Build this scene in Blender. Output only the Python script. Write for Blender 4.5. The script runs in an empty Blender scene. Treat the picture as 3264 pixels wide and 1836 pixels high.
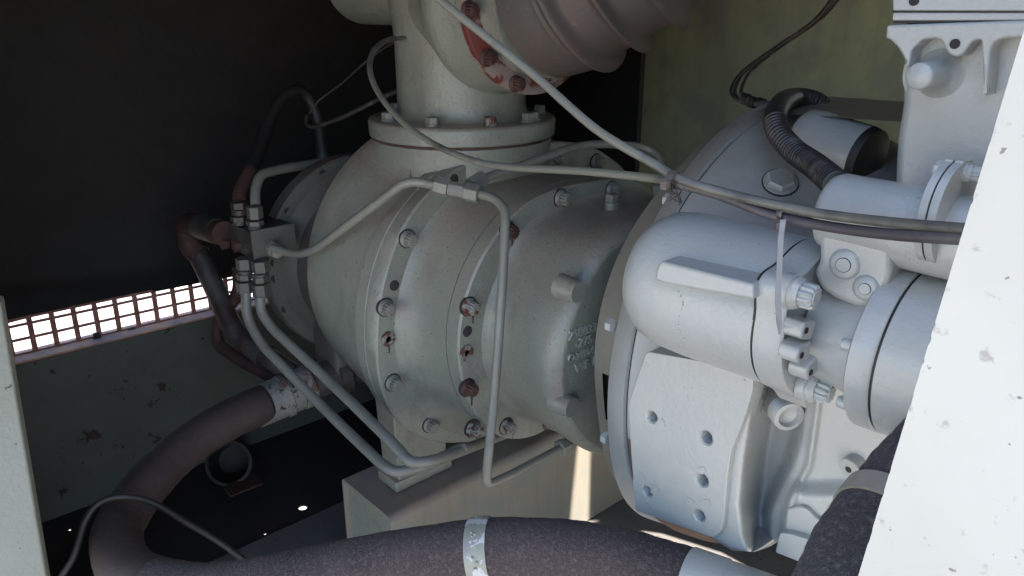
import bpy, bmesh, math, random
from mathutils import Vector, Matrix
from mathutils.geometry import tessellate_polygon
random.seed(7)
R = math.radians
PI = math.pi
S = bpy.context.scene
COL = S.collection

# ------------------------------------------------------------------ camera
CAM = Vector((0, 0, 1.5)); YAW = R(42); PITCH = R(20); FPX = 2450.0
FW = Vector((-math.cos(YAW)*math.cos(PITCH), math.sin(YAW)*math.cos(PITCH), -math.sin(PITCH)))
RT = Vector((math.sin(YAW), math.cos(YAW), 0)); UPV = RT.cross(FW)
cd = bpy.data.cameras.new('camera'); cam = bpy.data.objects.new('camera', cd); COL.objects.link(cam)
cd.sensor_width = 36; cd.lens = FPX/3264*36; cd.clip_start = 0.02; cd.clip_end = 300
m3 = Matrix((RT, UPV, -FW)).transposed()
cam.matrix_world = Matrix.Translation(CAM) @ m3.to_4x4()
S.camera = cam

# ------------------------------------------------------------------ light
SUN = Vector((.42, .50, .76)).normalized()          # towards the sun
w = bpy.data.worlds.new('World'); S.world = w; w.use_nodes = True
nt = w.node_tree; bg = nt.nodes['Background']
sky = nt.nodes.new('ShaderNodeTexSky'); sky.sky_type = 'NISHITA'; sky.sun_disc = False
sky.sun_elevation = math.asin(SUN.z); sky.sun_rotation = math.atan2(SUN.x, SUN.y)
sky.dust_density = 1.6; sky.air_density = 1.0
nt.links.new(sky.outputs[0], bg.inputs[0]); bg.inputs[1].default_value = 0.13
sl = bpy.data.lights.new('sun', 'SUN'); so = bpy.data.objects.new('sun', sl); COL.objects.link(so)
sl.energy = 5.0; sl.angle = R(.5); sl.color = (1, .955, .88)
so.rotation_euler = SUN.to_track_quat('Z', 'Y').to_euler(); so.location = (2, 3, 6)
S.view_settings.view_transform = 'Standard'; S.view_settings.look = 'None'
S.view_settings.exposure = 2.58; S.view_settings.gamma = 1
S.cycles.max_bounces = 10; S.cycles.diffuse_bounces = 6

# ------------------------------------------------------------------ helpers
def at(px, py, x=None, y=None, z=None, t=None):
    """point of the place seen at a photo position, at a known plane or distance"""
    r = FW + RT*((px-1632)/FPX) - UPV*((py-918)/FPX)
    if x is not None: t = (x-CAM.x)/r.x
    elif y is not None: t = (y-CAM.y)/r.y
    elif z is not None: t = (z-CAM.z)/r.z
    return CAM + r*t

def frame(axis, up=None):
    a = Vector(axis).normalized()
    u = Vector(up) if up else (Vector((0, 0, 1)) if abs(a.z) < .9 else Vector((1, 0, 0)))
    u = (u - a*u.dot(a)).normalized()
    return a, u, a.cross(u)

class MB:
    def __init__(s): s.v = []; s.f = []
    def add(s, vs, fs):
        b = len(s.v); s.v += [Vector(v) for v in vs]; s.f += [tuple(b+i for i in f) for f in fs]; return s
    def loft(s, rings, cap0=True, cap1=True, skip=None, closed=True):
        n = len(rings[0]); vs = [v for r in rings for v in r]; fs = []
        for i in range(len(rings)-1):
            for j in range(n if closed else n-1):
                if skip and skip(i, j): continue
                k = (j+1) % n
                fs.append((i*n+j, i*n+k, (i+1)*n+k, (i+1)*n+j))
        if cap0: fs.append(tuple(range(n))[::-1])
        if cap1: fs.append(tuple((len(rings)-1)*n+j for j in range(n)))
        return s.add(vs, fs)
    def revolve(s, prof, org, axis, n=48, cap0=True, cap1=True, up=None):
        a, u, v = frame(axis, up); org = Vector(org)
        rings = [[org + a*h + (u*math.cos(2*PI*j/n) + v*math.sin(2*PI*j/n))*r for j in range(n)] for h, r in prof]
        return s.loft(rings, cap0, cap1)
    def cyl(s, p0, p1, r, n=32, r1=None, ch=0):
        p0 = Vector(p0); p1 = Vector(p1); L = (p1-p0).length; r1 = r if r1 is None else r1
        pr = [(0, r-ch), (ch, r), (L-ch, r1), (L, r1-ch)] if ch else [(0, r), (L, r1)]
        return s.revolve(pr, p0, p1-p0, n)
    def hexa(s, p0, p1, r, ch=.12, n=6):
        p0 = Vector(p0); p1 = Vector(p1); L = (p1-p0).length
        return s.revolve([(0, r), (L*(1-ch), r), (L, r*.86)], p0, p1-p0, n)
    def box(s, c, sx, sy, sz, X=(1, 0, 0), Y=(0, 1, 0), Z=(0, 0, 1)):
        c = Vector(c); X = Vector(X)*sx/2; Y = Vector(Y)*sy/2; Z = Vector(Z)*sz/2
        vs = [c+X*i+Y*j+Z*k for i in (-1, 1) for j in (-1, 1) for k in (-1, 1)]
        return s.add(vs, [(0, 1, 3, 2), (4, 6, 7, 5), (0, 4, 5, 1), (2, 3, 7, 6), (0, 2, 6, 4), (1, 5, 7, 3)])
    def extrude(s, pts, d, holes=()):
        pts = [Vector(p) for p in pts]; d = Vector(d)
        loops = [pts] + [[Vector(p) for p in h] for h in holes]
        flat = [p for l in loops for p in l]; n = len(flat)
        vs = flat + [p+d for p in flat]; fs = []
        if holes:
            for tri in tessellate_polygon(loops):
                fs.append(tuple(tri)); fs.append(tuple(n+i for i in tri[::-1]))
        else:
            fs.append(tuple(range(len(pts)))); fs.append(tuple(n+i for i in range(len(pts)))[::-1])
        b = 0
        for l in loops:
            for i in range(len(l)):
                j = (i+1) % len(l); fs.append((b+i, b+j, n+b+j, n+b+i))
            b += len(l)
        return s.add(vs, fs)
    def tube(s, path, r, n=14, caps=True):
        path = [Vector(p) for p in path]; N = len(path)
        rr = r if isinstance(r, (list, tuple)) else [r]*N
        T = []
        for i in range(N):
            d = (path[min(i+1, N-1)]-path[max(i-1, 0)])
            T.append(d.normalized())
        a, u, v = frame(T[0]); rings = []
        for i in range(N):
            u = (u - T[i]*u.dot(T[i])).normalized(); v = T[i].cross(u)
            rings.append([path[i]+(u*math.cos(2*PI*j/n)+v*math.sin(2*PI*j/n))*rr[i] for j in range(n)])
        return s.loft(rings, caps, caps)
    def sphere(s, c, r, n=12, sc=(1, 1, 1)):
        rings = []
        for i in range(n+1):
            th = PI*i/n; q = max(math.sin(th), .02)
            rings.append([Vector(c)+Vector((r*q*math.cos(2*PI*j/(2*n))*sc[0], r*q*math.sin(2*PI*j/(2*n))*sc[1], r*math.cos(th)*sc[2])) for j in range(2*n)])
        return s.loft(rings)
    def build(s, name, m, parent=None, bevel=0, seg=2, sharp=32, subsurf=0, org=None):
        me = bpy.data.meshes.new(name)
        o0 = Vector(parent['org']) if parent else Vector(org if org else (0, 0, 0))
        me.from_pydata([tuple(v-o0) for v in s.v], [], s.f)
        bm = bmesh.new(); bm.from_mesh(me); bmesh.ops.recalc_face_normals(bm, faces=bm.faces); bm.to_mesh(me); bm.free()
        me.shade_smooth(); me.set_sharp_from_angle(angle=R(sharp))
        me.materials.append(m)
        o = bpy.data.objects.new(name, me); COL.objects.link(o)
        if parent: o.parent = parent; o['org'] = tuple(o0)
        else: o.location = o0; o['org'] = tuple(o0)
        if bevel:
            b = o.modifiers.new('bevel', 'BEVEL'); b.width = bevel; b.segments = seg; b.limit_method = 'ANGLE'; b.angle_limit = R(35)
            b.harden_normals = False
            wn = o.modifiers.new('wn', 'WEIGHTED_NORMAL'); wn.keep_sharp = False
        return o

def plate(name, loops, d, m, parent, bevel=.002, res=2, sharp=40):
    """a flat plate with rounded edges and holes, swept along d from the given outline"""
    d = Vector(d); Z = d.normalized(); O = Vector(loops[0][0])
    X = (Vector(loops[0][1])-O); X = (X-Z*X.dot(Z)).normalized(); Y = Z.cross(X)
    cu = bpy.data.curves.new(name, 'CURVE'); cu.dimensions = '2D'; cu.fill_mode = 'BOTH'
    for l in loops:
        sp = cu.splines.new('POLY'); sp.points.add(len(l)-1); sp.use_cyclic_u = True
        for q, pnt in zip(sp.points, l):
            r_ = Vector(pnt)-O; q.co = (r_.dot(X), r_.dot(Y), 0, 1)
    cu.extrude = d.length/2-bevel; cu.bevel_depth = bevel; cu.bevel_resolution = res; cu.offset = -bevel
    to = bpy.data.objects.new(name, cu); COL.objects.link(to)
    dg = bpy.context.evaluated_depsgraph_get(); me = bpy.data.meshes.new_from_object(to.evaluated_get(dg)); bpy.data.objects.remove(to)
    o0 = Vector(parent['org'])
    for v in me.vertices: v.co = O + X*v.co.x + Y*v.co.y + Z*(v.co.z+d.length/2) - o0
    bm = bmesh.new(); bm.from_mesh(me); bmesh.ops.remove_doubles(bm, verts=bm.verts, dist=1e-5); bmesh.ops.recalc_face_normals(bm, faces=bm.faces); bm.to_mesh(me); bm.free()
    me.materials.clear(); me.materials.append(m); me.shade_smooth(); me.set_sharp_from_angle(angle=R(sharp))
    for f in me.polygons:
        if abs(f.normal.dot(Z)) > .9995: f.use_smooth = False
    o = bpy.data.objects.new(name, me); COL.objects.link(o); o.parent = parent; o['org'] = tuple(o0); return o
def pxl(pts, y): return [at(px, py, y=y) for px, py in pts]
def rounded(l, r_, seg=6):
    n = len(l); out = []
    for i in range(n):
        p_ = l[i]; a = l[i-1]-p_; b = l[(i+1) % n]-p_; k = min(r_, a.length*.45, b.length*.45); A = p_+a.normalized()*k; B = p_+b.normalized()*k
        for j in range(seg+1):
            q = j/seg; out.append(A*(1-q)**2+p_*2*q*(1-q)+B*q*q)
    return out
def on_surface(px, py, o):
    """where the line of sight meets a built object, with its normal"""
    bpy.context.view_layer.update(); mw = o.matrix_world.inverted()
    d = (at(px, py, t=1)-CAM); ok, loc, nrm, _ = o.ray_cast(mw @ CAM, (mw.to_3x3() @ d).normalized())
    return o.matrix_world @ loc, nrm

def thing(name, label, cat, loc, group=None):
    o = bpy.data.objects.new(name, None); COL.objects.link(o); o.location = loc; o['org'] = tuple(loc)
    o.empty_display_size = .05
    o['label'] = label; o['category'] = cat
    if group: o['group'] = group
    return o
def tag(o, label, cat, group=None):
    o['label'] = label; o['category'] = cat
    if group: o['group'] = group
    return o
def struct(o): o['kind'] = 'structure'; return o

def fillet(pts, rad, seg=7):
    """round the corners of a polyline"""
    pts = [Vector(p) for p in pts]; out = [pts[0]]
    for i in range(1, len(pts)-1):
        p = pts[i]; a = pts[i-1]-p; b = pts[i+1]-p
        r_ = rad[min(i-1, len(rad)-1)] if isinstance(rad, (list, tuple)) else rad
        d = min(r_, a.length*.48, b.length*.48)
        A = p+a.normalized()*d; B = p+b.normalized()*d
        for k in range(seg+1):
            q = k/seg; out.append(A*(1-q)**2 + p*2*q*(1-q) + B*q*q)
    out.append(pts[-1]); return out
def spline(pts, k=8):
    pts = [Vector(p) for p in pts]; P = [pts[0]*2-pts[1]] + pts + [pts[-1]*2-pts[-2]]; out = []
    for i in range(1, len(P)-2):
        for j in range(k):
            t = j/k; a, b, c, d = P[i-1:i+3]
            out.append(.5*((2*b)+(c-a)*t+(2*a-5*b+4*c-d)*t*t+(3*b-a-3*c+d)*t**3))
    out.append(pts[-1]); return out

def trace(pts, cy, cz, r0, anchors=(), n=128, smooth=3):
    """an outline in a plane of constant x, as radius per angle; pts = (px, py, x) seen in the photo, r0 where unseen"""
    s = []
    for px, py, x in pts:
        p = at(px, py, x=x); s.append((math.atan2(p.z-cz, p.y-cy) % (2*PI), math.hypot(p.z-cz, p.y-cy)))
    for a, r in anchors: s.append((R(a) % (2*PI), r))
    s.sort(); s = [(s[-1][0]-2*PI, s[-1][1])] + s + [(s[0][0]+2*PI, s[0][1])]
    rad = []
    for j in range(n):
        a = 2*PI*j/n
        for i in range(len(s)-1):
            if s[i][0] <= a <= s[i+1][0]:
                q = (a-s[i][0])/max(1e-6, s[i+1][0]-s[i][0]); q = q*q*(3-2*q)*.5+q*.5
                rad.append(s[i][1]*(1-q)+s[i+1][1]*q); break
    for _ in range(smooth):
        rad = [(rad[j-2]+2*rad[j-1]+3*rad[j]+2*rad[(j+1) % n]+rad[(j+2) % n])/9 for j in range(n)]
    return rad
def ringx(x, rad, cy, cz, k=1.0, dr=0.0, n=128):
    if not isinstance(rad, list): rad = [rad]*n
    n = len(rad)
    return [Vector((x, cy+(rad[j]*k+dr)*math.cos(2*PI*j/n), cz+(rad[j]*k+dr)*math.sin(2*PI*j/n))) for j in range(n)]
def mix(a, b, t): return [x*(1-t)+y*t for x, y in zip(a, b)]

def lerpt(tab, v):
    if v <= tab[0][0]: return tab[0][1]
    for (a, fa_), (b, fb_) in zip(tab, tab[1:]):
        if v <= b: return fa_+(fb_-fa_)*(v-a)/(b-a)
    return tab[-1][1]
def sst(v): v = max(0, min(1, v)); return v*v*(3-2*v)

# ------------------------------------------------------------------ materials
def material(name, col, rough=.5, metal=0, var=None, specks=None, chips=None, dust=None, bump=(), coat=0, streak=None, dz=(.15, .95), dn=(.25, .7), alb=.74):
    m = bpy.data.materials.new(name); m.use_nodes = True; nt = m.node_tree; N = nt.nodes; L = nt.links
    sc3 = lambda c_: tuple(v*alb for v in c_)
    col = sc3(col); var = [(a, b_, c_, sc3(d_)) for a, b_, c_, d_ in (var or [])]
    if specks: specks = (specks[0], specks[1], sc3(specks[2]))
    if chips: chips = [(a, b_, sc3(c_)) for a, b_, c_ in chips]
    if dust: dust = (sc3(dust[0]), dust[1])
    if streak: streak = (*streak[:3], sc3(streak[3]))
    b = N['Principled BSDF']; b.inputs['Metallic'].default_value = metal
    geo = N.new('ShaderNodeNewGeometry'); pos = geo.outputs['Position']
    def noise(scale, detail=4, rgh=.6, vec=None):
        q = N.new('ShaderNodeTexNoise'); q.inputs['Scale'].default_value = scale; q.inputs['Detail'].default_value = detail
        q.inputs['Roughness'].default_value = rgh; L.new(vec or pos, q.inputs['Vector']); return q.outputs['Fac']
    def ramp(fac, lo, hi):
        q = N.new('ShaderNodeMapRange'); q.inputs['From Min'].default_value = lo; q.inputs['From Max'].default_value = hi
        L.new(fac, q.inputs['Value']); return q.outputs['Result']
    def mul(a, bb):
        q = N.new('ShaderNodeMath'); q.operation = 'MULTIPLY'
        for i, s_ in enumerate((a, bb)):
            if isinstance(s_, float): q.inputs[i].default_value = s_
            else: L.new(s_, q.inputs[i])
        return q.outputs[0]
    def mixc(f, a, c):
        q = N.new('ShaderNodeMix'); q.data_type = 'RGBA'; L.new(f, q.inputs['Factor'])
        if isinstance(a, tuple): q.inputs[6].default_value = (*a, 1)
        else: L.new(a, q.inputs[6])
        q.inputs[7].default_value = (*c, 1); return q.outputs[2]
    c = col
    rgh = None
    if var:
        for sc, lo, hi, vc in var: c = mixc(ramp(noise(sc), lo, hi), c, vc)
    if streak:
        mp = N.new('ShaderNodeMapping'); L.new(pos, mp.inputs['Vector']); mp.inputs['Scale'].default_value = streak[0]
        c = mixc(ramp(noise(1.0, 5, .65, mp.outputs[0]), streak[1], streak[2]), c, streak[3])
    if dust:
        dc, amt = dust
        sp = N.new('ShaderNodeSeparateXYZ'); L.new(geo.outputs['Normal'], sp.inputs[0])
        f = mul(ramp(sp.outputs['Z'], *dz), ramp(noise(9, 5), *dn)); f = mul(f, float(amt)); c = mixc(f, c, dc)
    if specks:
        sc, thr, sc_col = specks
        c = mixc(ramp(noise(sc, 3, .5), thr, thr+.03), c, sc_col)
    if chips:
        for sc, thr, cc in chips:
            f = ramp(noise(sc, 8, .62), thr, thr+.012); c = mixc(f, c, cc)
    if isinstance(c, tuple): b.inputs['Base Color'].default_value = (*c, 1)
    else: L.new(c, b.inputs['Base Color'])
    rr = N.new('ShaderNodeMapRange'); rr.inputs['To Min'].default_value = max(.02, rough-.1); rr.inputs['To Max'].default_value = min(1, rough+.12)
    L.new(noise(14, 5), rr.inputs['Value']); L.new(rr.outputs[0], b.inputs['Roughness'])
    prev = None
    for sc, st, dist in bump:
        q = N.new('ShaderNodeBump'); q.inputs['Strength'].default_value = st; q.inputs['Distance'].default_value = dist
        L.new(noise(sc, 4, .6), q.inputs['Height'])
        if prev: L.new(prev, q.inputs['Normal'])
        prev = q.outputs[0]
    if prev: L.new(prev, b.inputs['Normal'])
    if coat: b.inputs['Coat Weight'].default_value = coat; b.inputs['Coat Roughness'].default_value = .25
    return m
RUST = (.10, .025, .018)
DARK = (.028, .025, .025)
M = {}
M['casing'] = material('grey green casting paint', (.225, .24, .20), .34, var=[(5, .4, .75, (.175, .18, .16)), (2.2, .45, .7, (.25, .26, .22)), (13, .55, .75, (.20, .175, .165))],
    specks=(210, .675, (.05, .045, .045)), chips=[(60, .74, (.05, .04, .04))], dust=((.285, .20, .165), .85), streak=((11, 11, 1.6), .56, .82, (.15, .135, .12)), bump=[(420, .25, .002), (110, .40, .003), (38, .26, .006)], coat=.12, alb=.85)
M['tube'] = material('painted steel tube', (.27, .275, .24), .42, var=[(16, .45, .7, (.21, .21, .185))], chips=[(70, .70, (.05, .04, .045))],
    dust=((.25, .19, .18), .5), bump=[(300, .1, .001)], alb=.6)
M['thin_tube'] = material('weathered thin tube', (.235, .235, .195), .45, var=[(7, .52, .64, (.075, .065, .07))], chips=[(75, .68, (.04, .035, .04))], bump=[(300, .1, .001)], alb=.5)
M['dark_tube'] = material('dark sleeved tube', (.060, .052, .060), .5, var=[(12, .45, .7, (.12, .11, .11))], bump=[(200, .1, .001)])
M['engine'] = material('pale grey engine paint', (.47, .485, .475), .30, var=[(4, .4, .7, (.43, .445, .44)), (11, .5, .75, (.50, .51, .49))],
    specks=(170, .745, (.20, .20, .20)), bump=[(330, .18, .002), (120, .30, .003), (45, .18, .004)], coat=.4)
M['bell'] = material('dusty grey bell housing paint', (.44, .455, .45), .42, var=[(4, .45, .7, (.36, .36, .35))], dust=((.30, .27, .24), .65), dz=(.05, .62), dn=(.2, .5),
    specks=(150, .73, (.12, .11, .11)), bump=[(300, .12, .002), (50, .15, .004)])
M['adapter'] = material('dusty adapter paint', (.215, .21, .175), .5, var=[(5, .4, .7, (.17, .16, .135))], specks=(180, .72, (.06, .05, .05)),
    dust=((.23, .185, .15), .8), bump=[(320, .15, .002), (50, .2, .004)])
M['rustprimer'] = material('chipped red primer', (.27, .22, .20), .6, var=[(8, .5, .53, (.15, .03, .025)), (20, .60, .63, (.28, .22, .20))], bump=[(120, .2, .002)])
M['rust'] = material('rusty steel', (.065, .026, .021), .75, var=[(30, .45, .65, (.11, .05, .038))], bump=[(200, .35, .002)], alb=.6)
M['rustbrown'] = material('rust brown with ground bounce', (.17, .115, .085), .6, var=[(6, .4, .7, (.10, .06, .045)), (30, .5, .7, (.22, .15, .11))], bump=[(120, .2, .002)])  # rust brown, with orange ground bounce put into the colour
M['rustpaint'] = material('half peeled bolt paint', (.24, .235, .215), .5, var=[(75, .5, .53, (.10, .035, .028))], bump=[(200, .2, .001)])
M['oilsteel'] = material('oily dark pipe paint', (.085, .08, .072), .5, var=[(14, .45, .6, (.045, .028, .026))], chips=[(60, .66, (.04, .02, .018))], bump=[(150, .2, .002)], alb=.6)
M['grime_shade'] = material('black grime', DARK, .8, bump=[(100, .3, .002)])  # also stands in for shade inside holes, slots and recesses
M['bellows'] = material('brown ribbed rubber', (.064, .056, .051), .6, var=[(9, .4, .7, (.085, .06, .053)), (60, .6, .75, (.11, .085, .078))], dust=((.11, .085, .078), .5), bump=[(220, .2, .001)], alb=1.1)
M['rubber'] = material('black rubber', (.022, .020, .022), .55, var=[(25, .5, .8, (.045, .04, .04))], bump=[(200, .2, .001)], alb=.5)
M['conduit'] = material('black corrugated plastic', (.028, .025, .027), .45, var=[(35, .55, .7, (.12, .11, .10))], bump=[(200, .1, .001)])
M['felt'] = material('dusty felt covered hose', (.092, .067, .068), .95, var=[(6, .4, .65, (.058, .042, .047)), (170, .5, .72, (.17, .14, .13)), (420, .52, .7, (.045, .035, .042))],
    bump=[(260, .9, .006), (900, .6, .003)], alb=.78)
M['felt2'] = material('grey felt covered hose', (.075, .07, .07), .95, var=[(6, .4, .65, (.055, .05, .053)), (170, .5, .72, (.16, .15, .145)), (420, .52, .7, (.04, .036, .04))],
    bump=[(260, .9, .006), (900, .6, .003)], alb=.78)
M['fibre'] = material('felt fibre', (.21, .175, .165), .9)
M['oldhose'] = material('brown rubber hose', (.075, .050, .045), .75, var=[(5, .4, .7, (.05, .034, .031)), (90, .6, .75, (.12, .09, .08))], bump=[(180, .3, .002)], alb=.6)
M['band'] = material('scuffed metal band', (.40, .40, .33), .4, var=[(38, .53, .545, (.75, .72, .73)), (20, .62, .64, (.38, .33, .38))], bump=[(90, .25, .002)], alb=.62)
M['ferrule'] = material('flaking grey ferrule', (.25, .245, .23), .5, var=[(9, .52, .56, (.15, .07, .06)), (14, .45, .7, (.19, .185, .18))],
    chips=[(45, .60, (.03, .025, .022))], bump=[(80, .3, .003)])
M['beam'] = material('weathered support beam paint', (.27, .25, .205), .6, var=[(4, .45, .7, (.30, .22, .15)), (9, .4, .7, (.23, .225, .19))],
    streak=((60, 60, 3), .5, .8, (.25, .19, .14)), specks=(140, .73, (.06, .045, .035)), dust=((.22, .16, .15), .9), bump=[(260, .15, .002)], alb=.85)
M['post'] = material('pale green door post paint', (.37, .37, .29), .55, var=[(5, .4, .7, (.40, .41, .35)), (15, .55, .75, (.30, .31, .24))],
    specks=(70, .70, (.13, .12, .10)), bump=[(120, .5, .004), (500, .2, .001)], alb=.53)
M['white_panel'] = material('cream painted panel', (.50, .485, .44), .5, var=[(6, .4, .7, (.46, .445, .40)), (60, .62, .70, (.33, .31, .29))], specks=(140, .70, (.2, .18, .17)),
    chips=[(15, .72, (.17, .12, .17))], bump=[(60, .15, .003)], alb=1.0)
M['backwall'] = material('mossy green sheet metal', (.165, .175, .125), .6, var=[(3, .42, .70, (.20, .215, .115)), (7, .5, .72, (.12, .125, .10))],
    streak=((9, 9, 1.2), .45, .75, (.12, .125, .095)), specks=(60, .745, (.05, .05, .04)), bump=[(30, .15, .004), (300, .1, .001)], alb=1.6)
M['peel'] = material('peeling dark green paint', (.115, .125, .105), .6, var=[(3.5, .4, .7, (.085, .09, .078))],
    chips=[(13, .635, (.045, .018, .016)), (42, .665, (.03, .018, .016)), (5, .70, (.06, .022, .02))], bump=[(60, .3, .004)])
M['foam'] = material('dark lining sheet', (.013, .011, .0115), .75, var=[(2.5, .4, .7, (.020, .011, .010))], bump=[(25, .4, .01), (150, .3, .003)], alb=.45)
M['sill'] = material('dusty flare-tinted sill', (.54, .30, .19), .7, var=[(12, .4, .7, (.24, .17, .16))], specks=(90, .7, (.10, .06, .05)), bump=[(120, .2, .002)], alb=1.0)  # pink of flare and outside light put into the colour
M['mesh'] = material('rusty flare-tinted mesh', (.14, .06, .045), .75, var=[(40, .45, .65, (.20, .10, .08))], bump=[(200, .2, .001)], alb=2.1)  # rust red, brightened to stand in for flare over the bars
M['floor'] = material('oily black floor', (.018, .014, .014), .7, var=[(5, .45, .7, (.03, .018, .016))], bump=[(60, .3, .003)], alb=1.1)
M['frame'] = material('dusty base frame', (.12, .11, .105), .75, var=[(7, .4, .7, (.16, .14, .13))], specks=(120, .68, (.04, .03, .03)), bump=[(150, .3, .002)])
M['ground'] = material('pale gravel', (.42, .38, .34), .95, var=[(2, .4, .7, (.36, .33, .30)), (40, .5, .7, (.26, .24, .22))], bump=[(60, .5, .02)], alb=.75)
M['leaf'] = material('sunlit leaves', (.09, .13, .04), .6, var=[(5, .4, .7, (.14, .16, .05))], alb=1.0)
M['roof'] = material('grey canopy sheet', (.20, .20, .18), .6, var=[(3, .4, .7, (.16, .16, .15))], bump=[(60, .2, .003)])
M['tie'] = material('cable tie', (.22, .21, .205), .5, var=[(45, .5, .56, (.05, .035, .035))])
M['tie_old'] = material('dusty cable tie', (.10, .07, .065), .6, var=[(45, .5, .6, (.17, .14, .13))])
M['tail'] = material('pale cable tie tail', (.36, .36, .36), .45, var=[(30, .55, .7, (.25, .23, .24))])
M['wire'] = material('black wire', (.035, .03, .03), .5, var=[(30, .55, .7, (.13, .10, .09))])
M['letters'] = material('lightened paint on raised letters', (.27, .285, .245), .4, bump=[(300, .1, .001)], alb=1.0)  # same paint as the casing, relief highlights put in as a lighter colour
M['grimy_shaded'] = material('grimy casting paint', (.15, .155, .135), .5, var=[(5, .4, .75, (.10, .10, .09)), (13, .5, .75, (.12, .095, .085))], specks=(210, .67, (.04, .035, .035)), chips=[(45, .70, (.03, .02, .02))], dust=((.2, .13, .12), .8), bump=[(300, .15, .002)], alb=.6)  # grime, with the light falloff to the left put into a darker colour

# ------------------------------------------------------------------ setting
g = MB().add([(-90, -90, -1.0), (90, -90, -1.0), (90, 90, -1.0), (-90, 90, -1.0)], [(0, 1, 2, 3)]).build('ground', M['ground']); struct(g)

XW = -2.30; ZF = .125
def circle_pts(c, r, n=10, X=(1, 0, 0), Y=(0, 1, 0), sy=1):
    return [Vector(c)+Vector(X)*r*math.cos(2*PI*k/n)+Vector(Y)*r*sy*math.sin(2*PI*k/n) for k in range(n)]
# floor pan with drain holes
hol = []
for px, py, r, sy in ((965, 1617, .0135, .95), (845, 1700, .0055, 1), (222, 1687, .007, .6)):
    hol.append(circle_pts(at(px, py, z=ZF), r, 12, sy=sy))
fl = MB().extrude([(XW, -.15, ZF), (-1.72, -.15, ZF), (-1.72, 2.05, ZF), (XW, 2.05, ZF)], (0, 0, -.006), hol).build('floor', M['floor']); struct(fl)
# base frame deck, open towards the engine where daylight falls through
fr = MB().extrude([(-1.755, -.1, ZF+.012), (-.2, -.1, ZF+.012), (-.2, 2.05, ZF+.012), (-1.755, 2.05, ZF+.012)], (0, 0, -.05)).build('base_frame', M['frame'], bevel=.003)
tag(fr, 'dusty brown flat base frame plate under the support beam', 'base frame')

# end wall: peeling base, sill, mesh strip, lining above
ew = thing('end_wall', 'dark end wall with a bright square mesh strip above peeling green paint', 'wall', (XW, .5, ZF))
pa = at(26, 1146, x=XW); pb = at(702, 985, x=XW)
uu = (pb-pa).normalized(); vv = Vector((0, -uu.z, uu.y)); vv = vv if vv.z > 0 else -vv
A0 = pa-uu*.5; A1 = pb+uu*1.4
base = MB().extrude([Vector((XW+.05, A0.y, ZF)), Vector((XW+.05, A1.y, ZF)), A1+Vector((.05, 0, -.004)), A0+Vector((.05, 0, -.004))], (-.02, 0, 0)).build('wall_base', M['peel'], ew)
sill = MB().extrude([A0+Vector((-.03, 0, 0)), A1+Vector((-.03, 0, 0)), A1+Vector((.055, 0, 0)), A0+Vector((.055, 0, 0))], vv*.006).build('sill', M['sill'], ew, bevel=.0015)
p = at(315, 1103, x=XW+.012); p = pa + uu*((p-pa).dot(uu)) + vv*.006 + Vector((.006, 0, 0))
MB().cyl(p, p+vv*.003, .013, 16).hexa(p+vv*.003, p+vv*.013, .0095).build('sill_bolt', M['rust'], sill)
p = at(425, 1074, x=XW+.01); p = pa + uu*((p-pa).dot(uu)) + vv*.0066 + Vector((.01, 0, 0))
MB().extrude(circle_pts(p, .012, 14, uu, (1, 0, 0), .5), vv*.0008).build('sill_slot', M['grime_shade'], sill)
mesh_h = (at(15, 1043, x=XW)-pa).dot(vv)
mesh_h = .104
pitch = at(1700/2.337, 900, x=XW).y*0+.0540
nb = 34
for i in range(-4, nb):
    c = pa+uu*(pitch*i+.012)+vv*(.006+mesh_h/2)
    MB().box(c, .004, .0132, mesh_h, (1, 0, 0), uu, vv).build('mesh_bar', M['mesh'], ew)
for k, hh in enumerate((.003, .0445, .0850, .1035)):
    c = pa+uu*(.6)+vv*(.004+hh)
    MB().box(c+Vector((.001, 0, 0)), .0065, 1.9, .0066, (1, 0, 0), uu, vv).build('mesh_bar', M['mesh'], ew)
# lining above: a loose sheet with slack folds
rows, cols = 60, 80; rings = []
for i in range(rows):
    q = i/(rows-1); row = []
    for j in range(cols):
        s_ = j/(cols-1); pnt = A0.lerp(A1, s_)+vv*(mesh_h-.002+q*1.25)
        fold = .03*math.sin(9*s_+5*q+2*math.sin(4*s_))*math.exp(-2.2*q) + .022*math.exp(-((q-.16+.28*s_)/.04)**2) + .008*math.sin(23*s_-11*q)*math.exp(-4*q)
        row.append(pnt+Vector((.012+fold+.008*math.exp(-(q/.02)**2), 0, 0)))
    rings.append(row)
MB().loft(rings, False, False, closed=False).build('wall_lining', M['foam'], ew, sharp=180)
MB().extrude([A0+vv*(mesh_h+.02)+Vector((-.01, 0, 0)), A1+vv*(mesh_h+.02)+Vector((-.01, 0, 0)), A1+vv*1.3+Vector((-.01, 0, 0)), A0+vv*1.3+Vector((-.01, 0, 0))], (-.02, 0, 0)).build('wall_sheet', M['foam'], ew)

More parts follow.
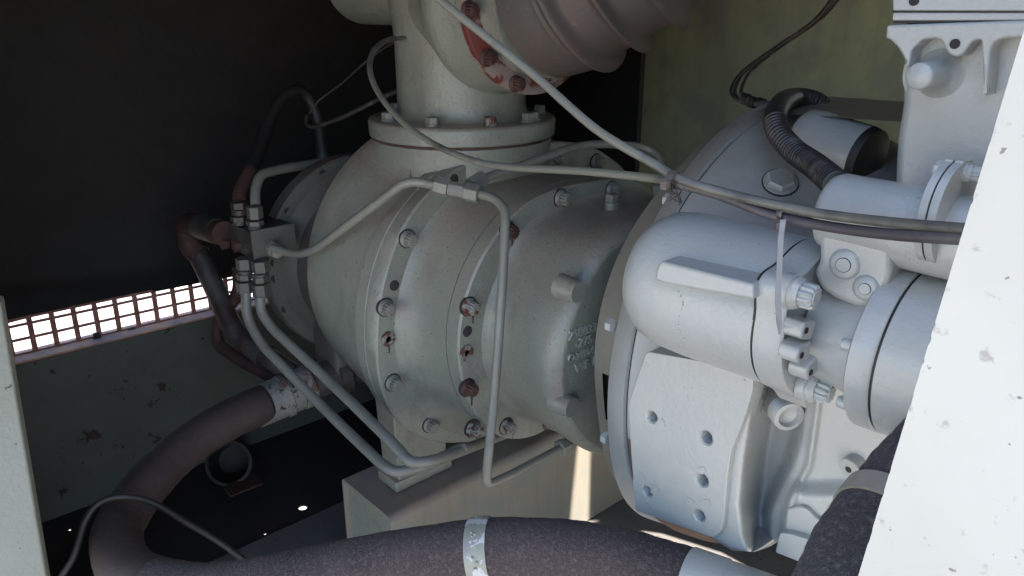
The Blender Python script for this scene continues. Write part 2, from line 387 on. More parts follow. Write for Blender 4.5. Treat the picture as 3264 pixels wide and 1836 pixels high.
# back wall, with hidden openings added and shaped to throw the sun streaks
YB = 2.1
def sunback(p, y): return p + SUN*((y-p.y)/SUN.y)
slit = [sunback(at(px, py, x=-1.203), YB) for px, py in ((1846, 1352), (1892, 1340), (1882, 1690), (1812, 1690))]
slit2 = [sunback(at(px, py, z=ZF+.013), YB) for px, py in ((2022, 1688), (2110, 1700), (2300, 1760), (2440, 1836), (2400, 1850), (2150, 1780))]
def box_of(l): 
    xs = [p.x for p in l]; zs = [p.z for p in l]; return min(xs), max(xs), min(zs), max(zs)
bw = thing('back_wall', 'mossy green sheet metal back wall behind the engine', 'wall', (-.8, YB, ZF))
MB().extrude([(-1.95, YB, ZF), (2.2, YB, ZF), (2.2, YB, 1.79), (-1.95, YB, 1.79)], (0, .012, 0), [slit, slit2]).build('wall_sheet', M['backwall'], bw)
pp = [at(*q, y=YB-.004) for q in ((2262, -60), (2482, -60), (2475, 207), (2262, 205))]
MB().extrude(pp, (0, .003, 0)).build('cover_panel', M['backwall'], bw)
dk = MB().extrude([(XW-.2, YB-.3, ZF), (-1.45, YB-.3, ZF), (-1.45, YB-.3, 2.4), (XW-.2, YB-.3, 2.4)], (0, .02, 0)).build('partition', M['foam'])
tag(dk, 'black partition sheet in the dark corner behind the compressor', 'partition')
rf = MB().extrude([(-2.4, -.75, 1.80), (-.50, -.75, 1.80), (-.50, .80, 1.80), (.12, .80, 1.80), (.12, .10, 1.80), (2.2, .10, 1.80), (2.2, 2.2, 1.80), (-2.4, 2.2, 1.80)], (0, 0, .03)).build('canopy_roof', M['roof']); tag(rf, 'unseen grey sheet canopy roof, gap and overhang shaped for the light', 'roof')  # unseen roof, overhang and gap shaped to control sun and skylight
fa0 = MB().extrude([(-2.4, -.74, 1.0), (-1.3, -.74, 1.28), (-.505, -.74, 1.68), (-.505, -.74, 1.799), (-2.4, -.74, 1.799)], (0, .02, 0)).build('roof_blocker', M['roof']); tag(fa0, 'grey sheet fascia added unseen at the roof edge to dim the compressor', 'blocker')  # unseen sheet added to keep high skylight off the compressor
ft = MB().extrude([(XW-.1, .13, ZF), (-1.42, .13, ZF), (-1.42, .13, 1.92), (XW-.1, .13, 1.92)], (0, -.02, 0)).build('front_panel', M['roof']); tag(ft, 'closed front panel left of the doorway', 'panel')

# left door post (leaning) and right cream panel
e0 = at(0, 950, t=1.20); e1 = at(148, 1836, t=1.20); dirp = (e0-e1)
e1 = e1-dirp*.25; e0 = e0-dirp*.01
side = Vector((-.28, -1, 0)).normalized()
ew2 = MB().extrude([(2.2, .3, ZF), (2.2, YB, ZF), (2.2, YB, 1.79), (2.2, .3, 1.79)], (.02, 0, 0)).build('side_wall', M['backwall']); tag(ew2, 'unseen green sheet metal wall added to block light at the far right', 'wall')  # unseen wall added to block light from the right
lp = MB().extrude([e1, e0, e0+side*.5, e1+side*.5], Vector((-.03, .01, 0))).build('door_post', M['post'], org=tuple(e1), bevel=.004, seg=3)
tag(lp, 'pale green door post with gritty paint at the left edge', 'door post')

c0 = at(3262, 100, y=.45); c1 = at(2735, 1836, y=.45); dd = c0-c1
edge = []; chip = 0
for i in range(400):
    q = i/399; pnt = (c1-dd*.35).lerp(c0+dd*.35, q)
    if chip <= 0 and random.random() < (.06 if .18 < q < .55 else .02): chip = random.randint(2, 7); dep = random.uniform(.0002, .0007)
    edge.append(pnt+Vector((dep if chip > 0 else random.uniform(0, .00008), 0, 0))); chip -= 1
rp = MB().extrude(edge+[Vector((edge[-1].x+.02, .45, 1.79)), Vector((2.19, .45, 1.79)), Vector((2.19, .45, edge[0].z))], Vector((.004, .022, 0))).build('door_panel', M['white_panel'], org=tuple(c1))  # unseen upper and right parts extended to block light
tag(rp, 'bright cream panel with flaked paint edge at the right', 'door panel')

# ------------------------------------------------------------------ compressor
CY, CZ = 1.115, .86
comp = thing('screw_compressor', 'grey green screw compressor with bolted round flanges below the riser', 'compressor', (-1.3, 1.0, .462))
f1pts = [(x_, y_, -1.25) for x_, y_ in ((1265, 757), (1244, 831), (1224, 893), (1207, 976), (1203, 1038), (1426, 560), (1510, 511), (1614, 483), (1754, 458), (1803, 453), (1894, 469))] + \
        [(1197, 1272, -1.30), (1252, 1336, -1.29), (1308, 1374, -1.28), (1364, 1400, -1.27), (1428, 1408, -1.26), (1475, 1404, -1.255)]
r1 = trace(f1pts, CY, CZ, .37, [(0, .50), (25, .49), (-25, .46), (-50, .40)])
f1b = trace([(x_, y_, -1.32) for x_, y_ in ((1178, 782), (1149, 873), (1135, 956), (1133, 1038), (1165, 1216), (1197, 1272), (1252, 1336), (1308, 1374), (1364, 1400))] +
            [(1426, 560, -1.25), (1510, 511, -1.25), (1614, 483, -1.25), (1754, 458, -1.25)], CY, CZ, .37, [(0, .50), (25, .49), (-25, .46), (-50, .40)])
f2pts = [(x_, y_, -1.08) for x_, y_ in ((1596, 732), (1551, 798), (1509, 877), (1489, 939), (1472, 997), (1462, 1080), (1625, 696), (1684, 647), (1789, 603), (1894, 585), (1995, 570), (2052, 577), (2080, 608))] + \
        [(1478, 1240, -1.085), (1520, 1330, -1.085), (1590, 1391, -1.085), (1655, 1402, -1.08), (1736, 1379, -1.08), (1770, 1349, -1.08)]
r2 = trace(f2pts, CY, CZ, .28, [(0, .42), (-25, .36), (-45, .29)])
bpts = [(x_, y_, -1.075) for x_, y_ in ((1628, 839), (1684, 738), (1754, 689), (1824, 661), (1929, 640), (2065, 618), (1571, 976), (1557, 1059), (1562, 1160), (1590, 1228), (1614, 1262), (1655, 1304), (1707, 1328), (1776, 1340))]
rb = trace(bpts, CY, CZ, .25, [(0, .40), (-25, .33), (-45, .27)])
DY, DZ, DR = 1.094, .915, .345
# rear drum
MB().loft([ringx(-1.53, .22, DY, DZ), ringx(-1.53, DR-.012, DY, DZ), ringx(-1.525, DR-.003, DY, DZ), ringx(-1.515, DR, DY, DZ)] +
          [mixr for mixr in [[a.lerp(b, q) for a, b in zip(ringx(-1.515, DR, DY, DZ), ringx(-1.325, f1b, CY, CZ, 1, -.012))] for q in (.25, .5, .75, .92, 1.0)]] +
          [ringx(-1.322, f1b, CY, CZ, 1, -.004)], True, True).build('rear_housing', M['casing'], comp, sharp=40)
# flange one and the rotor barrel up to the second flange
MB().loft([ringx(-1.322, f1b, CY, CZ, 1, -.02), ringx(-1.322, f1b, CY, CZ, 1, -.003), ringx(-1.319, f1b, CY, CZ), ringx(-1.292, mix(f1b, r1, .5), CY, CZ), ringx(-1.2905, mix(f1b, r1, .5), CY, CZ, 1, -.0025), ringx(-1.2885, mix(f1b, r1, .5), CY, CZ, 1, -.0025), ringx(-1.287, mix(f1b, r1, .5), CY, CZ),
           ringx(-1.254, r1, CY, CZ), ringx(-1.250, r1, CY, CZ, 1, -.004), ringx(-1.250, r1, CY, CZ, .6)], True, True).build('flange', M['casing'], comp, sharp=40)
rf_ = trace([(x_, y_, -1.248) for x_, y_ in ((1445, 637), (1366, 728), (1312, 844), (1279, 976), (1271, 1100))] + [(1300, 1210, -1.25), (1345, 1290, -1.25), (1420, 1360, -1.25)], CY, CZ, .3, [(60, .31), (30, .38), (0, .40), (-25, .37), (-45, .31)])
MB().loft([ringx(-1.252, rf_, CY, CZ, 1, .012), ringx(-1.246, rf_, CY, CZ, 1, .004), ringx(-1.238, rf_, CY, CZ, 1, -.001), ringx(-1.225, mix(rf_, r2, .3), CY, CZ, 1, -.004), ringx(-1.19, mix(rf_, r2, .75), CY, CZ, 1, -.003),
           ringx(-1.15, r2, CY, CZ, 1, -.001), ringx(-1.121, r2, CY, CZ)], True, True).build('rotor_housing', M['casing'], comp, sharp=60)
MB().loft([ringx(-1.1195, r2, CY, CZ, 1, -.003), ringx(-1.118, r2, CY, CZ, 1, -.003), ringx(-1.118, r2, CY, CZ, 1, 0), ringx(-1.084, r2, CY, CZ), ringx(-1.080, r2, CY, CZ, 1, -.004), ringx(-1.080, r2, CY, CZ, .6)], True, True).build('flange', M['casing'], comp, sharp=40)
# gear housing: bowl shaped casting
GY, GZ = 1.19, .87
def shift(rg, dy, dz): return [v+Vector((0, dy, dz)) for v in rg]
gp = [(-1.081, 1, .014), (-1.075, 1, .006), (-1.066, 1, .001), (-1.045, 1, -.002), (-.985, 1, .002), (-.915, 1, .008), (-.898, 1, .008), (-.889, 1, .004), (-.883, .994, .001), (-.878, .984, -.001), (-.8755, .970, -.001), (-.875, .955, 0), (-.875, .4, 0)]
gr = []
for x_, k, d_ in gp:
    rr_ = ringx(x_, rb, CY, CZ, 1, d_); c_ = Vector((x_, GY, GZ)); gr.append([c_+(v-c_)*k for v in rr_])
MB().loft(gr, True, True).build('gear_housing', M['casing'], comp, sharp=60)
for px, py, x_, L_ in ((1845, 932, -.858, .045), (1826, 1300, -.858, .045)):
    p = at(px, py, x=x_); MB().revolve([(-L_, .024), (-.024, .0225), (-.015, .0206), (-.006, .0200), (-.001, .0196), (0, .0188)], p, (1, 0, 0), 36).build('boss', M['casing'], comp)
# end cover with ring of holes
EY, EZ = 1.0, .89
MB().revolve([(0, .12), (0, .255), (.006, .262), (.05, .264), (.056, .26), (.06, .235), (.09, .205), (.14, .20), (.24, .20)], (-1.755, EY, EZ), (1, 0, 0), 72).build('end_cover', M['grimy_shaded'], comp)
MB().revolve([(0, .10), (0, .165), (.01, .175), (.11, .175)], (-1.85, EY+.01, EZ), (1, 0, 0), 56).build('end_cap', M['oilsteel'], comp)
MB().box((-1.64, .88, .715), .12, .09, .20).build('rear_foot', M['grimy_shaded'], comp, bevel=.015)
# feet
pf = at(1322, 1510, z=.465)
MB().loft([[Vector((pf.x+dx*k, pf.y+dy*k, z_)) for dx, dy in ((-.035, -.07), (.035, -.07), (.035, .075), (-.035, .075))] for z_, k in ((.466, 1.1), (.492, 1.1), (.4925, .92), (.70, 1.05))]).build('foot', M['casing'], comp, bevel=.006)

for px, py in ((1374, 1513), (1300, 1532)):
    q = at(px, py, z=.465); MB().cyl(q, q+Vector((0, 0, .003)), .013, 20).hexa(q+Vector((0, 0, .003)), q+Vector((0, 0, .014)), .0105).build('foot_bolt', M['rustpaint'], comp)
# bolts ---------------------------------------------------------------
def bolt_mesh():
    mb = MB(); n = 48
    mb.revolve([(0, .0175), (.003, .0178), (.005, .0165), (.009, .0145)], (0, 0, 0), (1, 0, 0), 32)
    def star(x, r):
        return [Vector((x, (r+(.0009 if j % 4 in (0, 1) else -.0011))*math.cos(2*PI*j/n), (r+(.0009 if j % 4 in (0, 1) else -.0011))*math.sin(2*PI*j/n))) for j in range(n)]
    mb.loft([star(.008, .0125), star(.021, .0125), star(.0235, .0105)])
    mb.revolve([(.0232, .0085), (.0245, .0078)], (0, 0, 0), (1, 0, 0), 24)
    return mb
BOLT = None
def inst(proto_mesh, name, parent, p, axis, m=None, s=1.0, spin=0):
    o = bpy.data.objects.new(name, proto_mesh); COL.objects.link(o)
    o.parent = parent; a = Vector(axis).normalized()
    o.matrix_local = Matrix.Translation(Vector(p)-Vector(parent['org'])) @ a.to_track_quat('X', 'Z').to_matrix().to_4x4() @ Matrix.Rotation(spin, 4, 'X') @ Matrix.Diagonal((s, s, s, 1))
    return o
def proto(mb, m, name):
    o = mb.build(name, m); me = o.data; bpy.data.objects.remove(o); return me
B_paint = proto(bolt_mesh(), M['tube'], 'flange_bolt'); B_rust = proto(bolt_mesh(), M['rust'], 'flange_bolt'); B_half = proto(bolt_mesh(), M['rustpaint'], 'flange_bolt'); B_eng = proto(bolt_mesh(), M['engine'], 'flange_bolt')
SPOT = proto(MB().revolve([(-.004, .0195), (.0008, .0202), (.0010, .0190)], (0, 0, 0), (1, 0, 0), 32), M['grime_shade'], 'spot_face')  # black ring, grime plus counterbore shade put into the colour
HEXB = proto(MB().cyl((0, 0, 0), (.004, 0, 0), .0165, 24).hexa((.004, 0, 0), (.019, 0, 0), .0145), M['tube'], 'hex_bolt')
HEXR = proto(MB().cyl((0, 0, 0), (.004, 0, 0), .0165, 24).hexa((.004, 0, 0), (.019, 0, 0), .0145), M['rustpaint'], 'hex_bolt')
HOLE = proto(MB().revolve([(-.002, .0115), (.0006, .0115), (.0009, .0108)], (0, 0, 0), (1, 0, 0), 20), M['grime_shade'], 'bolt_hole')  # flat black disc standing in for the shaded depth of a hole
SOCK = proto(MB().revolve([(0, .014), (.004, .014), (.005, .011), (.0045, .006), (-.004, .0055)], (0, 0, 0), (1, 0, 0), 20), M['rustpaint'], 'socket_plug')
def fbolt(px, py, x_, me, parent=comp, name='flange_bolt', s=1.0):
    p = at(px, py, x=x_+.014); p.x = x_
    b = inst(me, name, parent, p, (1, 0, 0), s=s, spin=random.random())
    k = inst(SPOT, 'spot_face', parent, p, (1, 0, 0), s=s)
for px, py in ((1310, 765), (1240, 985), (1263, 1226), (1381, 1360), (1605, 510), (1795, 500), (1913, 517)): fbolt(px, py, -1.25, B_paint)
for px, py, me in ((1802, 635, B_paint), (1964, 608, B_paint), (1633, 740, B_rust), (1508, 983, B_half), (1504, 1243, B_rust), (1627, 1366, B_half), (1763, 1352, B_half), (1520, 1374, B_half)): fbolt(px, py, -1.08, me)
for px, py, x_ in ((1257, 910, -1.25), (1490, 1056, -1.08), (1447, 572, -1.25)): inst(HOLE, 'bolt_hole', comp, at(px, py, x=x_), (1, 0, 0))
for px, py, x_ in ((1235, 1080, -1.25), (1485, 1124, -1.08)): inst(SOCK, 'socket_plug', comp, at(px, py, x=x_), (1, 0, 0), s=1.15)
for px, py in ((945, 690), (895, 835), (895, 882), (920, 975), (1053, 604)):
    p = at(px, py, x=-1.699); v_ = Vector((0, p.y-EY, p.z-EZ))
    inst(HOLE, 'bolt_hole', comp, Vector((-1.698, EY, EZ))+v_.normalized()*.248, (1, 0, 0), s=.85)
p = at(1950, 652, x=-1.0); MB().cyl(p-Vector((0, 0, .04)), p+Vector((0, 0, .006)), .015, 20).box(p+Vector((0, 0, .013)), .019, .019, .018).build('square_plug', M['tube'], comp, bevel=.001)

# rust bleeding below the worst bolts
for px, py, x_, hh in ((1504, 1262, -1.0796, .022), (1633, 760, -1.0796, .02), (1508, 1004, -1.0796, .018), (1240, 1098, -1.2496, .02)):
    q = at(px, py, x=x_); l = []
    for k in range(7): l.append(q+Vector((0, -.0015-.0015*random.random()*(1-k/7), -hh*k/6)))
    for k in range(6, -1, -1): l.append(q+Vector((0, .001+.002*random.random()*(1-k/7), -hh*k/6)))
    MB().extrude(l, (-.0012, 0, 0)).build('rust_run', M['rust'], comp)
# cast lettering
def letters(txt, org, xdir, ydir, size, depth, parent, m, name='cast_letters', space=1.0, bev=.25):
    cu = bpy.data.curves.new(name, 'FONT'); cu.body = txt; cu.size = size; cu.extrude = depth; cu.bevel_depth = 0; cu.offset = size*.022; cu.bevel_resolution = 0; cu.space_character = space; cu.resolution_u = 3
    to = bpy.data.objects.new(name, cu); COL.objects.link(to)
    dg = bpy.context.evaluated_depsgraph_get(); me = bpy.data.meshes.new_from_object(to.evaluated_get(dg)); bpy.data.objects.remove(to)
    me.materials.clear(); me.materials.append(m)
    o = bpy.data.objects.new(name, me); COL.objects.link(o); o.parent = parent; o['org'] = parent['org']
    X = Vector(xdir).normalized(); Y = (Vector(ydir)-X*Vector(ydir).dot(X)).normalized(); Z = X.cross(Y)
    o.matrix_local = Matrix.Translation(Vector(org)-Vector(parent['org'])) @ Matrix((X, Y, Z)).transposed().to_4x4()
    return o
GX = -.8742
def gl(txt, x0, y0, x1, y1, size, sp=1.0):
    a = at(x0, y0, x=GX); b = at(x1, y1, x=GX)
    letters(txt, a, b-a, Vector((0, 0, 1)), size, .0022, comp, M['letters'], space=sp)
gl('250033', 1812, 1085, 1907, 1050, .0255, .98); gl('-275', 1834, 1110, 1893, 1088, .0255, .98); gl('34994', 1834, 1147, 1886, 1125, .0195, 1.05); gl('WF 1', 1831, 1190, 1881, 1168, .0265, .95)
p = at(1821, 1140, x=GX+.002)
MB().loft([[p+Vector((h, r_*math.cos(2*PI*j/20), r_*math.sin(2*PI*j/20))) for j in range(20)] for h, r_ in ((-.002, .0075), (.002, .0070), (.002, .0055), (-.002, .005))], False, False).box(p, .003, .010, .002).build('cast_mark', M['letters'], comp)
a = at(1670, 502, x=-1.249); b = at(1722, 489, x=-1.249); letters('15610', a, b-a, at(1672, 470, x=-1.249)-a, .024, .0025, comp, M['letters'])
a = at(1618, 528, x=-1.249); b = at(1700, 511, x=-1.249); letters('Sndary', a, b-a, at(1622, 500, x=-1.249)-a, .022, .0025, comp, M['letters'])

# ------------------------------------------------------------------ intake riser
RX, RY = -1.415, 1.12
ris = thing('intake_elbow', 'grey cast intake elbow standing on the compressor under the ribbed hose', 'intake elbow', (RX, RY, 1.229))
MB().revolve([(-.30, .206), (.0, .206), (.003, .202), (.0045, .200)], (RX, RY, 1.2215), (0, 0, 1), 96).build('outlet_stub', M['casing'], comp)
MB().revolve([(0, .208), (.003, .2135), (.033, .215), (.0385, .2125), (.041, .207), (.041, .16), (.044, .1545), (.052, .1495), (.065, .147), (.20, .147), (.24, .150), (.30, .158), (.40, .165), (.5, .165)], (RX, RY, 1.2275), (0, 0, 1), 96, True, True).build('riser_pipe', M['casing'], ris, sharp=45)
bpy.context.view_layer.update()
tops = [o for o in comp.children if o.name.split('.')[0] in ('rear_housing', 'flange', 'rotor_housing')]
def drop(x_, y_):
    best = None
    for o in tops:
        mw = o.matrix_world.inverted(); ok, loc, nn, _ = o.ray_cast(mw @ Vector((x_, y_, 1.24)), Vector((0, 0, -1)))
        if ok: z_ = (o.matrix_world @ loc).z; best = z_ if best is None else max(best, z_)
    return best
fil = []
for k in range(97):
    a_ = 2*PI*k/96; dx, dy = math.cos(a_), math.sin(a_)
    z0 = drop(RX+.207*dx, RY+.207*dy); z1 = drop(RX+.236*dx, RY+.236*dy)
    if z0 is None or z1 is None or z0-z1 > .12 or abs(RX+.236*dx+1.285) < .05 or RX+.236*dx > -1.25: fil.append(None); continue
    zt = min(1.222, z0+.030)
    A = Vector((RX+.2062*dx, RY+.2062*dy, zt)); B = Vector((RX+.2062*dx, RY+.2062*dy, z0)); C_ = Vector((RX+.236*dx, RY+.236*dy, z1+.0004))
    fil.append([A*(1-q)**2+B*2*q*(1-q)+C_*q*q for q in (0, .15, .3, .45, .6, .75, .9, 1)])
run = []
for r_ in fil+[None]:
    if r_ is None:
        if len(run) > 2: MB().loft(run, False, False, closed=False).build('stub_fillet', M['casing'], comp, sharp=180)
        run = []
    else: run.append(r_)
MB().revolve([(0, .19), (0, .2095), (.0062, .2095), (.0062, .19)], (RX, RY, 1.2245), (0, 0, 1), 96).build('joint_gasket', M['rust'], ris)
IZ = 1.52
MB().revolve([(0, .07), (0, .142), (.008, .150), (.03, .152), (.08, .154), (.125, .160), (.155, .176), (.18, .190), (.20, .193), (.215, .191), (.225, .186), (.27, .176), (.30, .172), (.305, .172)], (-1.475, RY, IZ), (1, 0, 0), 96).build('elbow_body', M['casing'], ris, sharp=50)
MB().revolve([(0, .05), (0, .10), (.01, .113), (.30, .116)], (-1.78, RY-.02, IZ+.055), (1, 0, 0), 48).build('side_port', M['casing'], ris)
MB().revolve([(0, .12), (0, .183), (.003, .187), (.0155, .187), (.018, .184), (.018, .10)], (-1.188, RY, IZ), (1, 0, 0), 96).build('intake_flange', M['rustprimer'], ris, sharp=40)['label'] = 'intake flange with red primer showing through'
for px, py, me in ((1503, 32, B_rust), (1560, 185, B_rust), (1652, 268, B_rust), (1757, 262, B_half)):
    p = at(px, py, x=-1.16); p.x = -1.170; inst(me, 'flange_bolt', ris, p, (1, 0, 0), s=.95, spin=random.random())
for px, py, me in ((1226, 372, HEXB), (1365, 392, HEXB), (1578, 392, HEXR), (1713, 376, HEXB)):
    p = at(px, py, z=1.278); v_ = Vector((p.x-RX, p.y-RY, 0)); p = Vector((RX, RY, 1.2685))+v_.normalized()*.183
    inst(me, 'hex_bolt', ris, p, (0, 0, 1), spin=random.random())
for ang in (200, 165, 20, 60, 110):
    inst(HEXB, 'hex_bolt', ris, Vector((RX+.183*math.cos(R(ang)), RY+.183*math.sin(R(ang)), 1.2685)), (0, 0, 1), spin=random.random())
letters('1S5T', at(1318, 70, y=.985), Vector((.10, .05, -1)), Vector((1, .3, .1)), .022, .003, ris, M['letters'])

# ribbed intake hose
MB().revolve([(0, .146), (0, .150), (.045, .151), (.047, .147)], (-1.172, RY, IZ), (1, 0, 0), 80).build('neck', M['casing'], ris, sharp=40)
path = spline([(-1.135, RY, IZ), (-1.08, 1.125, 1.535), (-1.02, 1.145, 1.568), (-.958, 1.175, 1.612), (-.92, 1.20, 1.67), (-.895, 1.215, 1.745), (-.885, 1.22, 1.83)], 30)
rad = []
acc = 0
for i, p in enumerate(path):
    if i: acc += (p-path[i-1]).length
    ph = ((acc-.040) % .062)/.062; bul = math.exp(-((ph-.5)/.13)**2) if acc > .040 else 0
    rad.append(.153 - (.007 if acc > .06 else 0) + .025*bul)
hs = MB().tube(path, rad, 80).build('intake_hose', M['bellows'], org=(-1.17, RY, IZ), sharp=180)
tag(hs, 'brown ribbed rubber intake hose bolted to the red flange', 'hose')

# ------------------------------------------------------------------ support beam
BZ = .463
bm_ = thing('support_beam', 'folded steel support beam carrying the compressor foot', 'beam', (-1.3, 1.1, ZF))
pts = []
x0, x1 = -1.415, -1.207; rr_ = .022
out = [(x0, ZF+.014), (x0, BZ-.006), (x0+.006, BZ)] + [(x1-rr_+rr_*math.sin(R(a)), BZ-rr_+rr_*math.cos(R(a))) for a in range(0, 91, 15)] + [(x1, ZF+.014)]
inn = [(max(x0+.008, min(x1-.008, x_)), min(z_, BZ-.008)) for x_, z_ in out][::-1]
y0b = .735
MB().loft([[Vector((x_, y_, z_)) for x_, z_ in out+inn] for y_ in (y0b, 1.95)]).build('channel', M['beam'], bm_, bevel=.0015)
MB().extrude([Vector((x_, y0b+.012, z_)) for x_, z_ in ((x0+.01, ZF+.014), (x0+.01, BZ-.01), (x1-.02, BZ-.01), (x1-.01, BZ-.022), (x1-.01, ZF+.014))], (0, .008, 0)).build('end_plate', M['casing'], bm_)

# ------------------------------------------------------------------ engine
eng = thing('diesel_engine', 'pale grey painted diesel engine with bell housing at the right', 'engine', (-.4, 1.2, .5))
BY, BZc = 1.224, .948
spt = [(x_, y_, -.66) for x_, y_ in ((2014, 1129), (1998, 1261), (1998, 1394), (2011, 1500), (2022, 1560), (2429, 384), (2350, 434), (2271, 521), (2218, 582), (2149, 694))]
rs = trace(spt, BY, BZc, .398, [(60, .402), (30, .405), (0, .41), (-30, .41), (-60, .405), (-90, .405), (-110, .402), (-130, .402)], smooth=6)
dpt = [(x_, y_, -.79) for x_, y_ in ((1942, 900), (1916, 986), (1901, 1090), (1900, 1193), (1912, 1280), (1928, 1360), (2000, 757), (2070, 660), (2165, 551), (2218, 492), (2281, 424), (2350, 381), (2419, 360))]
rd = trace(dpt, BY, BZc, .4, [(60, .415), (30, .42), (0, .42), (-30, .42), (-60, .41), (-90, .405), (-110, .40), (-130, .395)], smooth=14)
rpt = [(1958, 1076, -.712), (1934, 1235, -.712), (1940, 1394, -.712), (1961, 1526, -.712), (2006, 1648, -.712), (2165, 551, -.72), (2218, 492, -.715), (2281, 424, -.71), (2350, 381, -.70), (2419, 360, -.69), (2060, 745, -.712), (2100, 665, -.712)]
rr2 = trace(rpt, BY, BZc, .4, [(60, .415), (30, .42), (0, .42), (-30, .42), (-60, .415), (-90, .412), (-110, .410), (-130, .408)], smooth=12)
def slot(i, j):
    a = 360*j/128
    return i == 3 and 183 < a < 200
MB().loft([ringx(-.80, rd, BY, BZc, .45), ringx(-.80, rd, BY, BZc, 1, -.01), ringx(-.795, rd, BY, BZc, 1, -.003), ringx(-.774, rd, BY, BZc), ringx(-.748, rd, BY, BZc), ringx(-.728, rd, BY, BZc, 1, .0), ringx(-.7135, rd, BY, BZc, 1, .0), ringx(-.7135, rd, BY, BZc, .6)], True, True, skip=slot).build('adapter_ring', M['adapter'], eng, sharp=40)
MB().loft([ringx(-.79, rd, BY, BZc, .94), ringx(-.715, rd, BY, BZc, .94)]).build('flywheel', M['grime_shade'], eng)
MB().loft([ringx(-.7125, rr2, BY, BZc, .8), ringx(-.7125, rr2, BY, BZc, 1, -.004), ringx(-.709, rr2, BY, BZc), ringx(-.665, rs, BY, BZc, 1, .001), ringx(-.663, rs, BY, BZc, 1, -.003), ringx(-.663, rs, BY, BZc, .8)], True, True).build('housing_ring', M['bell'], eng, sharp=40)
MB().loft([ringx(-.6655, rs, BY, BZc, .8), ringx(-.6655, rs, BY, BZc, 1, -.0045), ringx(-.6575, rs, BY, BZc, 1, -.0045)], True, True).build('ring_gasket', M['rubber'], eng)
def bring(x, kt, kl):
    rad = []
    for q in range(128):
        a_ = 360*q/128; wl = sst((a_-150)/40)*sst((300-a_)/40); rad.append(rs[q]*(kt*(1-wl)+kl*wl))
    return ringx(x, rad, BY, BZc)
bell = MB().loft([ringx(-.66, rs, BY, BZc, .9), ringx(-.66, rs, BY, BZc, 1, -.003), ringx(-.657, rs, BY, BZc, 1, 0), ringx(-.64, rs, BY, BZc, 1, -.002), bring(-.60, .97, .95), bring(-.53, .90, .80), bring(-.46, .82, .62), bring(-.40, .78, .55), bring(-.1, .76, .5)], True, True).build('bell_housing', M['bell'], eng, sharp=50)
for px, py in ((1957, 1040), (2140, 640), (1941, 1400)):
    p = at(px, py, x=-.716); MB().hexa(p, p-Vector((.012, 0, 0)), .011).build('ring_bolt', M['engine'], eng)
lowr = [[v for v in rg[68:122]] for rg in (ringx(-.656, rs, BY, BZc, 1, .002), ringx(-.64, rs, BY, BZc, 1, .002), ringx(-.60, rs, BY, BZc, .985), ringx(-.54, rs, BY, BZc, .93), ringx(-.46, rs, BY+.10, BZc, .86), ringx(-.36, rs, BY+.14, BZc, .80))]
MB().loft(lowr, False, False, closed=False).build('lower_cover', M['rustbrown'], eng, sharp=60)
# mounting pad with five tapped holes
PY = .80
padpx = [(2020, 1235), (2003, 1290), (2010, 1430), (2020, 1560), (2024, 1628), (2275, 1716), (2302, 1690), (2310, 1620), (2318, 1520), (2330, 1440), (2370, 1340), (2400, 1240), (2400, 1180), (2060, 1120)]
hp = [(2077, 1330, 22), (2250, 1396, 24), (2237, 1531, 24), (2063, 1568, 21), (2229, 1645, 22)]
holes = [circle_pts(at(px, py, y=PY), r_*at(px, py, y=PY).length*0+r_/FPX*1.12, 20, (1, 0, 0), (0, 0, 1)) for px, py, r_ in hp]
pad = plate('mounting_pad', [rounded(pxl(padpx, PY), .008)]+holes, (0, .03, 0), M['engine'], eng, .0014)
for h in holes:
    c_ = sum(h, Vector())/len(h); r_ = (h[0]-c_).length; mb = MB(); pr = [(0, r_*1.01)]
    for k in range(14): pr += [(.0015+.0018*k, r_*(1.0 if k % 2 else .86))]
    mb.revolve(pr, c_+Vector((0, .001, 0)), (0, 1, 0), 24, False, True).build('tapped_hole', M['engine'], pad)
# shoulder beside the pad, valley and block side as one casting
S_ = [(1150, 2440), (1300, 2425), (1450, 2400), (1600, 2385), (1700, 2395), (1780, 2425)]
B_ = [(1150, 2585), (1300, 2560), (1400, 2545), (1480, 2520), (1560, 2478), (1640, 2445), (1780, 2440)]
def depth_y(px, py):
    y_ = .930 - .120*sst((lerpt(S_, py)+48-px)/85) - .048*sst((px-lerpt(B_, py)+35)/55)
    y_ -= .022*sst((py-1520)/70)*sst((px-2480)/60)
    y_ -= .012*math.exp(-((px-lerpt([(1150, 2625), (1300, 2605), (1480, 2580), (1600, 2520), (1780, 2480)], py))/11)**2)
    return y_
bot = [(2270, 1712), (2330, 1748), (2395, 1752), (2430, 1740), (2465, 1716), (2520, 1745), (2600, 1790), (2700, 1860), (3000, 1950)]
rows = []
NX_ = 110
for q in range(71):
    k = q/64; row = []
    for c_ in range(NX_):
        px = 2270+730*c_/(NX_-1); py = 1130+(lerpt(bot, px)-1130)*min(k, 1)
        pnt = at(px, py, y=depth_y(px, py))
        if k > 1: u_ = (k-1)*64/6; pnt = pnt+Vector((0, .10*u_*u_, -.02*math.sin(u_*PI/2)))
        row.append(pnt)
    rows.append(row)
MB().loft(rows, False, False, closed=False).build('block_side', M['engine'], eng, sharp=180)
plate('block_step', [rounded(pxl(((2508, 1622), (2545, 1614), (2570, 1620), (2600, 1652), (2640, 1672), (2800, 1720), (2800, 1800), (2500, 1712)), .852), .004)], (0, .06, 0), M['engine'], eng, .0025)
plate('block_foot', [rounded(pxl(((2484, 1698), (2520, 1702), (2720, 1765), (2720, 1870), (2640, 1828), (2470, 1762)), .84), .004)], (0, .06, 0), M['engine'], eng, .0022)
